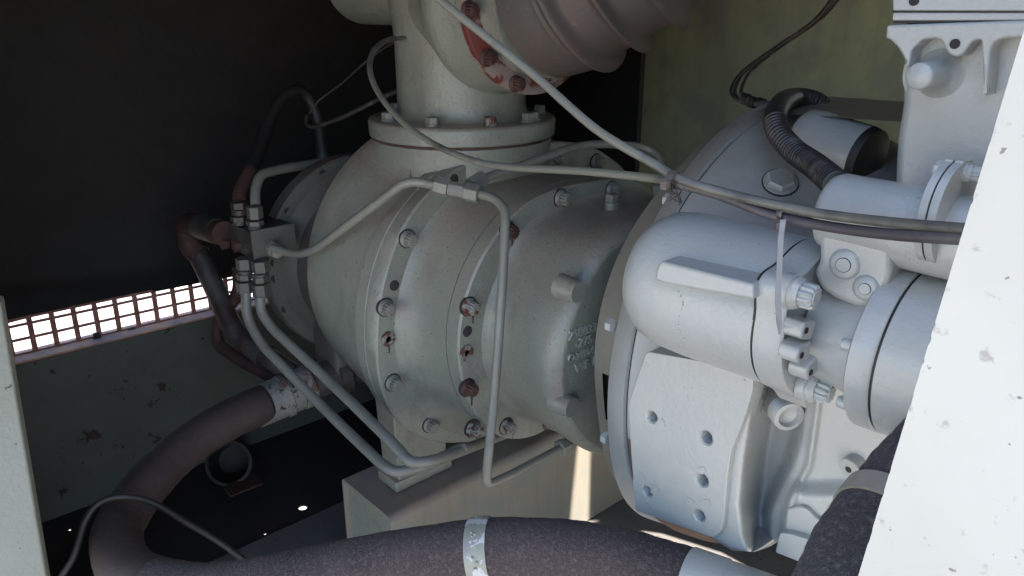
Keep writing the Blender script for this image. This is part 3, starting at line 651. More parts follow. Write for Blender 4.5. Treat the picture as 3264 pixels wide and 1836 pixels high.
p = at(2712, 1500, y=.868); MB().revolve([(0, .005), (.0, .0135), (.0012, .0145), (.02, .0155), (.04, .018)], p-Vector((.003, 0, 0)), (.15, 1, .15), 36).build('boss', M['engine'], eng)
MB().cyl(p-Vector((.003, 0, 0))-Vector((.15, 1, .15)).normalized()*.0006, p-Vector((.003, 0, 0)), .0042, 20).build('boss_hole', M['grime_shade'], eng)
p = at(2516, 1330, y=.872); ax = Vector((.80, -.58, -.06)).normalized(); pr = [(-.08, .0205)]
for k in range(6): pr += [(-.020+.0033*k, .0213), (-.0184+.0033*k, .0196)]
pr += [(.0, .0205), (.0008, .0150), (-.006, .0130), (-.010, .003)]
MB().revolve(pr, p, ax, 40).build('threaded_plug', M['engine'], eng, sharp=25)
# big hex plug on the bell
p, nrm = on_surface(2487, 582, bell)
MB().cyl(p-nrm*.02, p+nrm*.0012, .0265, 36).build('plug_seat', M['grime_shade'], eng)
MB().revolve([(-.01, .0245), (.003, .0245), (.004, .0225)], p, nrm, 36).hexa(p+nrm*.003, p+nrm*.0125, .0215, .3).build('hex_plug', M['bell'], eng)

# starter: round body, lobed flange, nose, drum
SA = Vector((1, 0, 0)); SY = .80
st = thing('air_starter', 'pale grey cylindrical starter bolted along the engine side', 'starter motor', (-.45, SY, 1.06))
sc = Vector((-.362, SY, 1.166)); SZ = sc.z
bx0 = at(2025, 960, y=SY-.02).x
Lb = sc.x-.0375-bx0
MB().revolve([(0, .012), (.002, .035), (.009, .058), (.022, .076), (.042, .087), (.065, .091), (.10, .092), (Lb, .089)], (bx0, SY, SZ), SA, 72).build('body', M['engine'], st, sharp=60)
# bar rib along the body
ya = SY-.104
rb0 = [at(px, py, y=ya) for px, py in ((2090, 858), (2105, 832), (2400, 905), (2402, 957), (2120, 905), (2086, 893))]
plate('side_rib', [rounded(rb0, .004)], (0, .05, 0), M['engine'], st, .0035)
def lobed(x_, r0, lobes, n=120):
    o_ = []
    for j in range(n):
        a_ = 360*j/n; r_ = r0
        for la, lr, lw in lobes:
            d_ = abs((a_-la+180) % 360-180); r_ += lr*math.exp(-(d_/lw)**2)
        o_.append(Vector((x_, SY+r_*math.cos(R(a_)), SZ+r_*math.sin(R(a_)))))
    return o_
lob = [(145, .020, 13), (270, .020, 13), (30, .02, 13)]
MB().loft([lobed(sc.x-.036, .0875, lob), lobed(sc.x-.034, .090, lob), lobed(sc.x-.003, .090, lob), lobed(sc.x, .0875, lob)]).build('mount_flange', M['engine'], st, sharp=40)
MB().loft([lobed(sc.x-.0382, .0885, lob), lobed(sc.x-.0358, .0885, lob)]).build('gasket', M['rubber'], st)
for px, py in ((2545, 935), (2598, 1237)):
    p = at(px, py, x=sc.x+.016); p.x = sc.x
    MB().cyl(p, p+SA*.012, .0188, 32, ch=.001).build('spacer', M['engine'], st)
    inst(B_eng, 'flange_bolt', st, p+SA*.012, SA, s=.98)
xd = at(2712, 1130, y=SY-.08).x
NZ = SZ-.004
MB().revolve([(0, .05), (.004, .058), (.03, .060), (xd-sc.x-.02, .064), (xd-sc.x+.002, .070)], (sc.x, SY, NZ), SA, 56).build('nose', M['engine'], st, sharp=50)
for px, py in ((2532, 1042), (2518, 1120), (2548, 1174)):
    c_ = at(px, py, x=sc.x+.012); q = Vector((0, c_.y-SY, c_.z-NZ)).normalized(); c_ = Vector((sc.x, c_.y, c_.z))
    MB().loft([[c_+SA*h+q*a_*k+q.cross(SA)*b_*k for a_, b_ in ((-.02, -.0105), (-.002, -.0105), (.006, -.008), (.0085, 0), (.006, .008), (-.002, .0105), (-.02, .0105))] for h, k in ((.002, .95), (.004, 1), (.022, 1), (.025, .9))]).build('lug', M['engine'], st, bevel=.0022)
    MB().cyl(c_+SA*.0245+q*.0, c_+SA*.026+q*.0, .0035, 16).build('lug_hole', M['grime_shade'], st)
MB().revolve([(0, .07), (0, .089), (.002, .0915), (.024, .0915), (.026, .090)], (xd, SY, NZ), SA, 72).build('collar', M['engine'], st, sharp=40)
MB().revolve([(0, .089), (.003, .089)], (xd+.0255, SY, NZ), SA, 72).build('collar_gasket', M['rubber'], st)
MB().revolve([(0, .088), (.001, .0905), (.10, .090), (.22, .088)], (xd+.028, SY, NZ), SA, 72).build('drum', M['engine'], st, sharp=40)
for a_ in (165, 215, 250, 120):
    q = Vector((0, math.cos(R(a_)), math.sin(R(a_)))); c_ = Vector((xd, SY, NZ))+q*.083
    MB().hexa(c_, c_-SA*.010, .0065, n=12).build('collar_bolt', M['engine'], st)

bpy.context.view_layer.update()
mb = MB(); bod = [o for o in st.children if o.name.startswith('body')][0]
for k in range(15):
    px = 2165+8*math.sin(k*.7)+random.uniform(-3, 3)+.9*k; py = 930+15*k+random.uniform(-6, 6)
    hit = on_surface(px, py, bod)
    if hit[0]: mb.sphere(hit[0], random.uniform(.0007, .0018), 4, sc=(1, 1, random.uniform(1, 1.8)))
o = mb.build('casting_flash', M['engine'], st, sharp=180); o['kind'] = 'stuff'
for cx, cy, r_, n_ in ((2106, 1352, 20, 9), (2040, 1535, 26, 8), (2090, 1560, 18, 7), (2245, 1608, 22, 8), (2195, 1600, 20, 7), (2236, 1500, 16, 7), (2065, 1615, 12, 6)):
    l = [at(cx+r_*random.uniform(.55, 1.2)*math.cos(2*PI*k/n_), cy+r_*random.uniform(.55, 1.2)*math.sin(2*PI*k/n_), y=PY+.0002) for k in range(n_)]
    MB().extrude(l, (0, -.0012, 0)).build('paint_flake', M['engine'], pad)
# coolant elbow: upper pipe with clamp, valve body between pipe and starter
ce = thing('coolant_elbow', 'pale grey coolant pipe with bolted clamp above the starter', 'coolant pipe', (-.3, .78, 1.2))
PYc = .79; pc = at(2650, 672, y=PYc); px1 = at(3003, 700, y=PYc-.045)
PR = .0415
MB().revolve([(0, .02), (.0, .032), (.004, .0385), (.012, PR), (.16, PR), (.4, PR)], (pc.x-.004, PYc, pc.z), (1, 0, -.02), 56).build('pipe', M['engine'], ce, sharp=50)
# body below the pipe
bodyp = [(2606, 690), (2609, 835), (2590, 868), (2610, 920), (2660, 955), (2740, 985), (2800, 965), (2838, 880), (2834, 795), (2870, 770), (2905, 700)]
plate('valve_body', [rounded(pxl(bodyp, PYc-.037), .008)], (0, .08, 0), M['engine'], ce, .007, 4, 60)
for px, py, r_ in ((2694, 842, .0120), (2762, 918, .0095)):
    p = at(px, py, y=PYc-.037); ax = Vector((.1, -1, .05))
    MB().revolve([(-.01, r_+.006), (.001, r_+.004), (.0035, r_+.0022), (.005, r_)], p, ax, 40).build('core_boss', M['engine'], ce, sharp=60)
    c_ = p+ax.normalized()*.0052
    MB().revolve([(0, r_*.64), (.0006, r_*.64), (.0006, r_*.58)], c_, ax, 36).build('core_plug', M['grime_shade'], ce)
    MB().revolve([(0, r_*.59), (.0012, r_*.585)], c_, ax, 36).build('core_plug_face', M['engine'], ce)
# clamp: slanting two bolt flange
xc_ = at(2975, 690, y=PYc-.04).x
t0 = at(3022, 518, x=xc_); t1 = at(2945, 860, x=xc_); ax = (t0-t1).normalized(); cc = (t0+t1)/2; nx = Vector((1, 0, 0)); sd = nx.cross(ax)
cc = Vector((xc_, PYc-.01, cc.z)); L_ = (t0-t1).length/2
def oval(x_, k=1):
    o_ = []
    for j in range(64):
        a_ = 2*PI*j/64; e = math.cos(a_); f = math.sin(a_)
        ry = L_*1.0*(abs(e)**.9)*(1 if e > 0 else -1); rx = (.050*(1-abs(e)**2.2)**.6+.0*abs(e))*(1 if f > 0 else -1)
        tip = .011*(1-max(0, (abs(e)-.93)/.07)) if abs(e) > .7 else 0
        rx = rx if abs(rx) > .012 else (.012 if f > 0 else -.012)
        o_.append(Vector((x_, 0, 0))+Vector((0, cc.y, cc.z))+ax*ry*k+sd*rx*k)
    return o_
MB().loft([oval(xc_-.007), oval(xc_+.0)]).build('clamp_flange', M['engine'], ce, bevel=.0015)
MB().loft([oval(xc_+.0016), oval(xc_+.009)]).build('clamp_flange', M['engine'], ce, bevel=.0015)
MB().loft([oval(xc_-.001, .97), oval(xc_+.002, .97)]).build('clamp_gasket', M['rubber'], ce)
for sg in (1, -1):
    p = cc+ax*(L_-.011)*sg; p.x = xc_+.008
    MB().cyl(p, p+nx*.004, .0095, 24).build('washer', M['engine'], ce); inst(B_eng, 'flange_bolt', ce, p+nx*.003, nx, s=.5)
    MB().hexa(p-nx*.014, p-nx*.026, .008).build('clamp_nut', M['engine'], ce)

# actuator cylinder with dark end, lying on the bell
ac = thing('breather_can', 'pale grey canister with a dark cut end on top of the bell', 'canister', (-.5, 1.05, 1.3))
a0 = at(2552, 432, t=1.20); a1 = at(2752, 500, t=1.125)
MB().revolve([(0, .02), (.003, .038), (.010, .044), (.03, .0455), ((a1-a0).length, .0455)], a0, a1-a0, 48).build('can', M['engine'], ac, sharp=60)
d_ = (a1-a0).normalized()
MB().revolve([(0, .0452), (.002, .0448), (.012, .043), (.013, .040)], a1, d_, 48).build('end_plug', M['rubber'], ac)

# deck on top of the bell, rust stained
dkp = [at(2440, 352, t=1.42), at(2660, 345, t=1.40), at(2840, 372, t=1.30), at(2840, 410, t=1.22), at(2700, 410, t=1.25), at(2460, 392, t=1.30)]
MB().loft([[Vector((-.69+.02, 1.12, 1.345)), Vector((-.05, 1.12, 1.365))], [Vector((-.69+.02, 1.28, 1.36)), Vector((-.05, 1.28, 1.37))], [Vector((-.69+.02, 1.5, 1.32)), Vector((-.05, 1.5, 1.33))]], False, False, closed=False).build('top_deck', M['adapter'], eng)

# upper engine column with ledge
CYc = .92
colp = [(2868, 130), (2885, 200), (2895, 240), (2880, 300), (2868, 330), (2850, 450), (2838, 620), (3320, 620), (3320, 130)]
MB().extrude([at(px, py, y=CYc) for px, py in ((2868, 60), (2872, 200), (2868, 330), (2850, 450), (2838, 700), (3400, 700), (3400, 60))], (0, .35, 0)).build('column', M['engine'], eng, bevel=.014, seg=4)
plate('ledge', [rounded(pxl(((2825, 80), (2822, 122), (2835, 126), (2860, 150), (2878, 180), (2890, 215), (2898, 215), (2905, 160), (2940, 126), (2985, 122), (3000, 130), (3012, 158), (3028, 178), (3050, 183), (3072, 172), (3085, 150), (3100, 132), (3125, 125), (3130, 200), (3135, 300), (3142, 306), (3150, 260), (3156, 160), (3166, 135), (3200, 122), (3400, 110), (3400, 60)), CYc-.028), .003, 3)], (0, .06, 0), M['engine'], eng, .003, 3)
MB().extrude([at(px, py, y=CYc-.022) for px, py in ((2845, 40), (2843, 66), (3400, 66), (3400, 40))], (0, .3, 0)).build('gasket_rail', M['engine'], eng, bevel=.0015)
MB().extrude([at(px, py, y=CYc-.024) for px, py in ((2846, -80), (2844, 34), (3400, 36), (3400, -80))], (0, .3, 0)).build('cylinder_block', M['engine'], eng, bevel=.002)
MB().extrude([at(px, py, y=CYc-.020) for px, py in ((2847, 33), (2846, 41), (3400, 43), (3400, 33))], (0, .3, 0)).build('head_gasket', M['rubber'], eng)
MB().extrude([at(px, py, y=CYc-.021) for px, py in ((2847, 66), (2846, 74), (3400, 74), (3400, 66))], (0, .3, 0)).build('head_gasket', M['rubber'], eng)
p = at(3044, 140, y=CYc-.0285); MB().cyl(p, p-Vector((0, .001, 0)), .0050, 24).build('lug_hole', M['grime_shade'], eng)
p = at(2914, 2, y=CYc-.0245); MB().cyl(p, p-Vector((0, .001, 0)), .0052, 24).build('bolt_hole', M['grime_shade'], eng)
p = at(2928, 243, y=CYc-.055); MB().revolve([(0, .0122), (.0015, .0136), (.03, .014), (.044, .0155), (.051, .019), (.056, .028), (.0585, .04)], p, (0, 1, 0), 40).build('boss', M['engine'], eng, sharp=70)

# ------------------------------------------------------------------ tubes
def pipe(name, pts, r, m, label=None, cat='tube', rad=.05, parent=None, sp=False, n=16, group=None):
    P = [at(px, py, t=t) for px, py, t in pts]
    P = spline(P, 10) if sp else fillet(P, rad)
    o = MB().tube(P, r, n).build(name, m, parent, org=None if parent else tuple(P[0]), sharp=60)
    if label: tag(o, label, cat, group)
    return o
ct = thing('control_line', 'grey control line from the manifold block over the flange to a tee', 'control line', at(1290, 585, t=1.58))
pipe('tube', [(868, 790, 1.72), (940, 812, 1.69), (1000, 800, 1.63), (1300, 574, 1.44), (1400, 592, 1.45)], .0092, M['tube'], parent=ct, rad=.045)
def nut(parent, a_, b_, r, m=None, n=6, name='nut'):
    return MB().revolve([(0, r*.9), ((b_-a_).length*.1, r), ((b_-a_).length*.9, r), ((b_-a_).length, r*.9)], a_, b_-a_, n).build(name, m or M['tube'], parent, bevel=.0008)
A_ = lambda px, py, t: at(px, py, t=t)
nut(ct, A_(1388, 588, 1.452), A_(1432, 600, 1.446), .0185)
MB().tube([A_(1430, 599, 1.446), A_(1500, 614, 1.442)], .0145, 8).build('tee_body', M['tube'], ct, bevel=.001)
nut(ct, A_(1484, 610, 1.444), A_(1528, 620, 1.436), .0185)
MB().tube([A_(1478, 606, 1.465), A_(1515, 585, 1.48)], .0135, 8).build('tee_branch', M['tube'], ct, bevel=.001)
nut(ct, A_(1500, 592, 1.475), A_(1540, 568, 1.495), .0175)
pipe('tube', [(1525, 618, 1.437), (1575, 630, 1.42), (1612, 668, 1.40), (1605, 850, 1.39), (1582, 1200, 1.41), (1552, 1500, 1.44), (1552, 1548, 1.445), (1620, 1518, 1.47), (1800, 1422, 1.60)], .0088, M['tube'], parent=ct, rad=[.03, .06, .05, .2, .2, .022, .022])
pipe('tube', [(1538, 570, 1.495), (1870, 455, 1.68), (2060, 468, 1.72), (2112, 505, 1.70), (2112, 600, 1.66)], .0088, M['tube'], parent=ct, rad=[.06, .05, .05])
a_ = A_(2112, 585, 1.66); MB().loft([[A_(px, py, t_) for px, py in ((2080, 592), (2140, 590), (2092, 636), (2085, 636))] for t_ in (1.63, 1.67)]).build('end_fitting', M['tube'], ct, bevel=.001)
# bottom elbow fitting of the vertical line
nut(ct, A_(1782, 1432, 1.59), A_(1800, 1422, 1.60), .019); nut(ct, A_(1800, 1422, 1.60), A_(1822, 1408, 1.62), .0165)
MB().tube(fillet([A_(1815, 1412, 1.612), A_(1838, 1396, 1.63), A_(1838, 1330, 1.63)], .03), .0135, 18).build('elbow_fitting', M['tube'], ct)

pipe('capillary_line', [(1290, 122, 1.45), (1235, 128, 1.40), (1190, 165, 1.34), (1180, 230, 1.30), (1215, 310, 1.25), (1290, 395, 1.20), (1400, 468, 1.14), (1520, 515, 1.08), (1640, 534, 1.02), (1860, 546, .92), (2060, 566, .85), (2150, 582, .815), (2300, 625, .80), (2460, 685, .775), (2640, 722, .74), (2850, 748, .68), (3080, 762, .62)], .0048, M['thin_tube'],
     'thin grey line looping from the intake elbow, lower of two tied lines', 'tube', sp=True)
pipe('capillary_line', [(1130, -260, .97), (1370, -30, .92), (1560, 126, .90), (1710, 246, .885), (1900, 412, .85), (2080, 520, .82), (2170, 573, .805), (2300, 612, .79), (2480, 655, .765), (2640, 685, .735), (2850, 710, .68), (3080, 730, .62)], .0049, M['thin_tube'],
     'thin grey line running diagonally from the top, upper of two tied lines', 'tube', sp=True)
pipe('protective_sleeve', [(2140, 580, .817), (2300, 625, .80), (2460, 685, .775), (2640, 722, .74), (2850, 748, .68), (3080, 762, .62)], .0054, M['dark_tube'], 'dark sleeve over the lower thin line at the right', 'sleeve', sp=True)

# cable ties
def ring_tie(name, c, axis, rx, ry, wdt, m, parent):
    a, u, v = frame(axis); rings = []
    for h, k in ((-wdt/2, 1), (wdt/2, 1), (wdt/2, .86), (-wdt/2, .86), (-wdt/2, 1)):
        rings.append([c+a*h+u*rx*k*math.cos(2*PI*j/28)+v*ry*k*math.sin(2*PI*j/28) for j in range(28)])
    return MB().loft(rings, False, False).build(name, m, parent)
zt = thing('cable_tie', 'old brown cable tie where the two thin lines cross', 'cable tie', A_(2140, 575, .80))
ring_tie('strap', A_(2142, 573, .81), A_(2250, 600, .80)-A_(2100, 560, .825), .0095, .0125, .008, M['tie_old'], zt)
MB().box(A_(2120, 590, .795), .008, .008, .009).build('lock_head', M['tie_old'], zt, bevel=.001)
for k in range(7):
    b = A_(2160+random.uniform(-8, 8), 590, .80); MB().tube(spline([b+Vector((random.uniform(-.009, .009), random.uniform(-.009, .009), -.0065*i+random.uniform(-.003, .003))) for i in range(4)], 4), .0005, 5).build('thread', M['wire'], zt)
zt = thing('cable_tie', 'grey cable tie with long hanging tail in front of the starter', 'cable tie', A_(2495, 670, .76))
ring_tie('strap', A_(2505, 676, .77), A_(2640, 700, .735)-A_(2460, 670, .775), .0085, .0150, .0052, M['tie'], zt)
MB().box(A_(2490, 722, .755), .008, .007, .008).build('lock_head', M['tie_old'], zt, bevel=.001)
ta = [A_(2496, 700, .748), A_(2488, 760, .742), A_(2484, 860, .74), A_(2480, 960, .74), A_(2484, 1030, .742), A_(2486, 1066, .744)]
MB().loft([[p+RT*(wd*sx)+FW*(.0007*sz) for sx, sz in ((-1, -1), (1, -1), (1, 1), (-1, 1))] for p, wd in zip(ta, (.0026, .0026, .0026, .0027, .0026, .0012))]).build('tail', M['tail'], zt)

# ------------------------------------------------------------------ manifold and its lines
mf = thing('manifold_block', 'square grey manifold block with pipe fittings left of the compressor', 'manifold', A_(803, 780, 1.86))
mc = at(803, 785, t=1.74)
MB().box(mc+Vector((-.0585, 0.053, 0)), .117, .106, .065).build('block', M['oilsteel'], mf, bevel=.002)
MB().box(mc+Vector((.0015, .053, .002)), .004, .106, .067).build('end_face', M['grimy_shaded'], mf, bevel=.001)
for px, py in ((722, 775), (762, 782)):
    p = at(px, py, y=mc.y); MB().hexa(p+Vector((0, .002, 0)), p-Vector((0, .014, 0)), .0155).build('block_bolt', M['rust'], mf)
p = at(868, 788, x=mc.x+.004); MB().hexa(p, p+Vector((.022, -.002, -.004)), .019).hexa(p+Vector((.02, -.002, -.004)), p+Vector((.034, -.003, -.006)), .015).build('side_fitting', M['casing'], mf, bevel=.0008)
def stack(px, t_, segs, m):
    for py0, py1, r_, n_, nm in segs:
        a_ = at(px, py0, t=t_); b_ = at(px+1, py1, t=t_); b_ = Vector((a_.x, a_.y, b_.z))
        (MB().hexa(a_, b_, r_, .08) if n_ == 6 else MB().cyl(a_, b_, r_, 24)).build(nm, m, mf, bevel=.0008)
stack(764, 1.78, [(715, 700, .0165, 20, 'neck'), (703, 685, .021, 6, 'nut'), (684, 665, .018, 20, 'neck'), (664, 640, .020, 6, 'nut')], M['oilsteel'])
stack(814, 1.76, [(735, 718, .0155, 20, 'neck'), (718, 700, .020, 6, 'nut'), (696, 653, .0185, 6, 'nut')], M['grimy_shaded'])
stack(779, 1.77, [(822, 862, .021, 6, 'nut'), (862, 872, .015, 20, 'neck'), (872, 894, .018, 6, 'nut'), (896, 938, .0205, 6, 'nut')], M['grimy_shaded'])
stack(829, 1.75, [(830, 872, .021, 6, 'nut'), (872, 882, .015, 20, 'neck'), (880, 902, .018, 6, 'nut'), (904, 953, .0195, 6, 'nut')], M['grimy_shaded'])
pipe('oil_line', [(784, 935, 1.77), (786, 1010, 1.77), (830, 1095, 1.76), (1060, 1330, 1.66), (1215, 1478, 1.53), (1262, 1508, 1.50), (1340, 1490, 1.50), (1480, 1425, 1.55)], .0112, M['tube'], 'painted oil line from the manifold bottom, lower of the parallel pair', 'tube', rad=[.06, .06, .2, .05, .04, .05], group='twin oil lines under the flange')
pipe('oil_line', [(829, 950, 1.75), (832, 995, 1.75), (868, 1048, 1.74), (1060, 1225, 1.67), (1255, 1415, 1.50), (1310, 1478, 1.46), (1380, 1470, 1.47), (1480, 1433, 1.55), (1560, 1402, 1.68), (1640, 1372, 1.80)], .0112, M['tube'], 'painted oil line from the manifold bottom, upper of the parallel pair', 'tube', rad=[.05, .06, .2, .08, .05, .05, .1], group='twin oil lines under the flange')
MB().loft([[A_(px, py, t_) for px, py in ((1256, 1096), (1290, 1104), (1300, 1118), (1265, 1108))] for t_ in (1.6, 1.605)])
pipe('vent_pipe', [(814, 655, 1.76), (812, 610, 1.77), (828, 556, 1.80), (900, 537, 1.87), (1010, 520, 2.0), (1140, 505, 2.06)], .0115, M['tube'], 'grey pipe bending right above the manifold block', 'pipe', rad=.05)
lh = thing('lubrication_hose', 'dark arched rubber hose rising from the manifold block', 'hose', A_(770, 640, 1.88))
pipe('end_elbow', [(764, 642, 1.78), (764, 612, 1.79), (785, 572, 1.82), (800, 545, 1.84)], .0165, M['rust'], parent=lh, rad=.03)
pipe('hose', [(795, 555, 1.835), (825, 480, 1.90), (860, 380, 1.96), (900, 315, 2.0), (945, 290, 2.03), (985, 315, 2.06), (1015, 390, 2.08), (1028, 500, 2.08)], .0165, M['rubber'], parent=lh, sp=True)
MB().cyl(A_(1029, 490, 2.08), A_(1030, 535, 2.08), .0175, 20).build('hose_end', M['oilsteel'], lh)
bp = thing('return_pipe', 'dark rusty return pipe bending down from the block past the mesh', 'pipe', A_(640, 720, 1.95))
pipe('upper_pipe', [(715, 745, 1.84), (640, 722, 1.93), (592, 712, 2.0), (612, 790, 2.0), (640, 815, 2.0)], .030, M['rust'], parent=bp, rad=.06)
pipe('sleeve', [(695, 738, 1.865), (640, 722, 1.93)], .032, M['oilsteel'], parent=bp)
pipe('down_pipe', [(628, 800, 2.0), (690, 930, 1.99), (745, 1055, 1.97), (800, 1110, 1.95), (870, 1150, 1.92), (930, 1190, 1.92)], .0265, M['oilsteel'], parent=bp, rad=.1)
ring_tie('pipe_clamp', A_(838, 1130, 1.93), A_(870, 1150, 1.92)-A_(800, 1110, 1.95), .033, .033, .016, M['oilsteel'], bp)
pipe('drain_pipe', [(760, 850, 1.96), (765, 930, 1.97), (690, 1030, 2.03), (690, 1095, 2.03), (770, 1150, 2.0), (840, 1185, 1.97), (900, 1225, 1.96)], .0165, M['rust'], 'thin rust brown drain pipe curling behind the twin oil lines', 'pipe', rad=.09)

# ------------------------------------------------------------------ big hoses
def fibres(name, path, r, count, parent, m, ln=.0055):
    vs = []; fs = []
    N = len(path)
    for k in range(count):
        i = random.randrange(N-1); q = random.random(); p = path[i].lerp(path[i+1], q); T = (path[i+1]-path[i]).normalized()
        a, u, v = frame(T); an = random.uniform(0, 2*PI); nrm = u*math.cos(an)+v*math.sin(an)
        if nrm.dot(CAM-p) < -.25*(CAM-p).length: continue
        b = p+nrm*(r-.0006); d = (nrm*random.uniform(.25, .8)+T*random.uniform(-1, 1)+nrm.cross(T)*random.uniform(-1, 1)).normalized()*ln*random.uniform(.4, 1.2)
        s_ = d.cross(nrm).normalized()*.00022
        i0 = len(vs); vs += [b-s_, b+s_, b+d*.6+nrm*.0004, b+d]; fs.append((i0, i0+1, i0+2)); 
    me = bpy.data.meshes.new(name); o0 = Vector(parent['org']); me.from_pydata([tuple(Vector(v_)-o0) for v_ in vs], [], fs); me.materials.append(m)
    o = bpy.data.objects.new(name, me); COL.objects.link(o); o.parent = parent; o['org'] = tuple(o0); o['kind'] = 'stuff'; return o
dh = thing('discharge_hose', 'thick felt covered hose looping from the compressor across the foreground', 'hose', A_(870, 1870, 1.22))
HP = [(845, 1285, 1.87), (720, 1342, 1.80), (600, 1418, 1.73), (490, 1520, 1.65), (400, 1640, 1.57), (372, 1720, 1.50), (400, 1810, 1.41), (500, 1868, 1.33), (680, 1890, 1.27), (900, 1860, 1.22), (1200, 1805, 1.17), (1540, 1758, 1.14), (1800, 1765, 1.11), (2000, 1800, 1.08), (2200, 1862, 1.05)]
hpth = spline([at(px, py, t=t) for px, py, t in HP], 12)
iS = 7*12
back = hpth[:iS+1]; front = hpth[iS:]
def lumpy(path, r): return [r*(1+.012*math.sin(i*.55)+.009*math.sin(i*1.7+1)) for i in range(len(path))]
MB().tube(back, lumpy(back, .0475), 40).build('rear_run', M['oldhose'], dh, sharp=180)
MB().tube(front, lumpy(front, .0478), 56).build('front_run', M['felt'], dh, sharp=180)
fibres('fibre', front, .0478, 16000, dh, M['fibre']); fibres('fibre', back, .0475, 2500, dh, M['fibre'])
# ferrules at the rear
fa = A_(810, 1303, 1.86); fb = A_(950, 1243, 1.92); fc = A_(1010, 1218, 1.95); fd = A_(1140, 1165, 2.0)
MB().tube([fa, fa.lerp(fb, .5), fb], [.0495, .0505, .0505], 44).build('ferrule', M['ferrule'], dh)
MB().revolve([(0, .0525), (.002, .0545), (.014, .0545), (.016, .0525)], fa.lerp(fb, .62), fb-fa, 44).build('ferrule_ridge', M['ferrule'], dh)
MB().revolve([(0, .051), (.004, .053), (.03, .053), (.034, .050)], fb, fc-fb, 44).build('hose_coupling', M['ferrule'], dh)
MB().tube([fb, fc, fd], [.045, .046, .046], 40).build('rigid_pipe', M['oilsteel'], dh)
MB().revolve([(0, .050), (.003, .056), (.03, .056), (.034, .050)], fc.lerp(fd, .45), fd-fc, 40).build('pipe_flange', M['oilsteel'], dh)
# clamp band on the foreground hose
ci = min(range(len(front)), key=lambda i: (front[i]-A_(1542, 1758, 1.14)).length)
T = (front[ci+2]-front[ci-2]).normalized(); cpt = front[ci]
bandr = .0505
bnd = MB().revolve([(-.0155, bandr-.003), (-.0158, bandr), (.0158, bandr), (.0155, bandr-.003)], cpt, T, 64).build('clamp_band', M['band'], dh, sharp=40)
a, u, v = frame(T)
for k, (an, sh, rr_) in enumerate(((20, -.004, .0022), (24, .001, .0024), (27, -.003, .0020), (62, -.003, .003), (69, .003, .0028), (80, .0, .0034))):
    for sgn in (1, -1):
        q = cpt+(u*math.cos(R(an*sgn))+v*math.sin(R(an*sgn)))*bandr+a*sh; MB().sphere(q, rr_, 6).build('embossed_dot', M['band'], bnd)
# metal end at lower right
ei = len(front)-1; Te = (front[-1]-front[-4]).normalized()
e0_ = A_(2185, 1858, 1.052); MB().revolve([(0, .0480), (.002, .0500), (.05, .0500), (.052, .0485), (.12, .0485)], e0_, A_(2420, 1945, 1.0)-e0_, 48).build('end_ferrule', M['engine'], dh)

# second felt hose, lower right, with its own band
fh = thing('coolant_hose', 'grey felt covered hose running down behind the cream panel', 'hose', A_(2760, 1720, .58))
RH = .050
hp2 = spline([A_(3100, 1370, .74), A_(2965, 1530, .70), A_(2860, 1660, .68), A_(2780, 1780, .66), A_(2720, 1920, .64), A_(2680, 2080, .62)], 12)
MB().tube(hp2, lumpy(hp2, RH), 48).build('hose', M['felt2'], fh, sharp=180)
fibres('fibre', hp2, RH, 9000, fh, M['fibre'], .004)
ki = min(range(len(hp2)), key=lambda i: (hp2[i]-A_(2850, 1680, .68)).length); T2 = (hp2[ki+2]-hp2[ki-2]).normalized()
MB().revolve([(-.011, RH), (-.011, RH+.0022), (.011, RH+.0022), (.011, RH)], hp2[ki], T2, 56).build('clamp_band', M['beam'], fh, sharp=40)

# thin black cable loop in front of the left hose
pipe('loose_cable', [(150, 1900, 1.42), (232, 1780, 1.43), (272, 1660, 1.45), (320, 1600, 1.46), (390, 1583, 1.47), (480, 1600, 1.5), (600, 1668, 1.55), (700, 1728, 1.58), (785, 1790, 1.6)], .0066, M['rubber'], 'thin black cable draped over the left bend of the thick hose', 'cable', sp=True)

# wiring above the bell, corrugated conduit
for k, (dx, dt) in enumerate(((0, 0), (26, .03), (10, .05))):
    pipe('wire', [(2690+dx, -60, 1.62), (2600+dx, 60-dx*.3, 1.6+dt), (2480+dx*.6, 145, 1.57+dt), (2370+dx, 225, 1.55+dt), (2330+dx*1.3, 285, 1.53), (2350+dx*.8, 318, 1.5), (2400, 333, 1.48)], .0034, M['wire'],
         ('outermost black wire of the loop hanging by the mossy wall', 'innermost black wire of the loop hanging by the mossy wall', 'middle black wire of the loop hanging by the mossy wall')[k], 'wire', sp=True, group='wires looping down the back wall', n=8)
hn = thing('wire_harness', 'taped wire harness crossing behind the corrugated conduit', 'wire harness', A_(2400, 330, 1.48))
pipe('taped_bundle', [(2362, 305, 1.50), (2400, 326, 1.48), (2460, 336, 1.45), (2560, 338, 1.42), (2660, 345, 1.4), (2720, 365, 1.38)], .0078, M['dark_tube'], parent=hn, sp=True)
for px, py, t_ in ((2378, 316, 1.492), (2402, 327, 1.48), (2425, 331, 1.47)):
    ring_tie('tape_wrap', A_(px, py, t_), A_(px+40, py+10, t_-.02)-A_(px-20, py-8, t_+.01), .0112, .0105, .014, M['rubber'], hn)
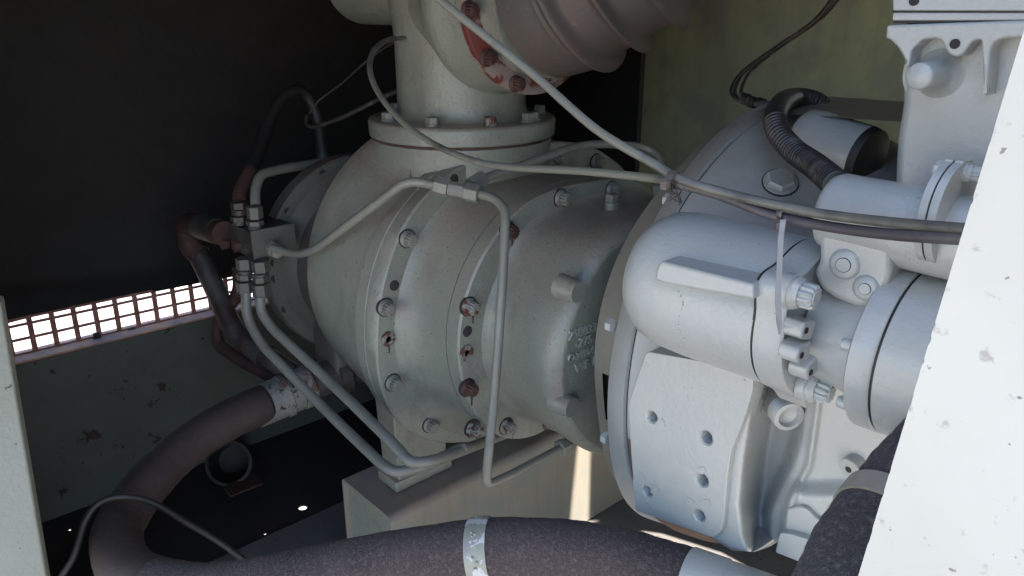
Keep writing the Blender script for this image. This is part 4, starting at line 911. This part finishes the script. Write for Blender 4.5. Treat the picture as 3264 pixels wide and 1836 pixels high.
cn = thing('corrugated_conduit', 'black corrugated cable conduit curving over the bell housing', 'conduit', A_(2480, 400, 1.12))
cp = spline([A_(2668, 588, .90), A_(2600, 530, .98), A_(2530, 480, 1.05), A_(2480, 420, 1.10), A_(2472, 365, 1.14), A_(2500, 322, 1.19), A_(2548, 312, 1.24), A_(2596, 322, 1.25), A_(2622, 345, 1.26), A_(2632, 400, 1.27)], 60)
rad = []; acc = 0
for i, p in enumerate(cp):
    if i: acc += (p-cp[i-1]).length
    q = i/len(cp)
    ph = math.sin(2*PI*acc/(.0082 if q < .45 else .005))
    rad.append(.0152+(.0017 if q < .45 else .0008)*max(-1, min(1, 2*ph)) if not .40 < q < .62 else .0160)
MB().tube(cp, rad, 28).build('conduit', M['conduit'], cn, sharp=180)

# ------------------------------------------------------------------ small things in the dark
sr = thing('drain_collar', 'dark open drain collar tipped over on the oily floor', 'collar', at(735, 1500, z=ZF))
c_ = at(735, 1475, z=ZF+.07); axd = Vector((.75, -.45, .45)).normalized()
MB().loft([[c_+axd*h+(frame(axd)[1]*math.cos(2*PI*j/40)+frame(axd)[2]*math.sin(2*PI*j/40))*r_ for j in range(40)] for h, r_ in ((-.09, .058), (-.05, .066), (.03, .068), (.032, .058), (-.085, .050))], True, True).build('sleeve', M['floor'], sr)
q = [at(*pp_, z=ZF+.03) for pp_ in ((715, 1560), (800, 1500), (838, 1545), (735, 1585))]
MB().extrude(q, (0, 0, .006)).build('tab', M['rust'], sr)
pipe('stray_wire', [(1280, 118, 1.72), (1180, 185, 1.8), (1090, 265, 1.86), (1020, 318, 1.9), (985, 362, 1.92)], .0026, M['wire'], 'dusty wire slanting down left from the intake elbow', 'wire', sp=True, n=7)
pipe('cable', [(1290, 280, 1.75), (1200, 320, 1.8), (1100, 370, 1.85), (1010, 402, 1.9), (980, 398, 1.92), (978, 370, 1.93)], .0055, M['wire'], 'dusty black cable drooping behind the riser flange', 'cable', sp=True, n=8)
# strip of leaves outside, seen through the mesh
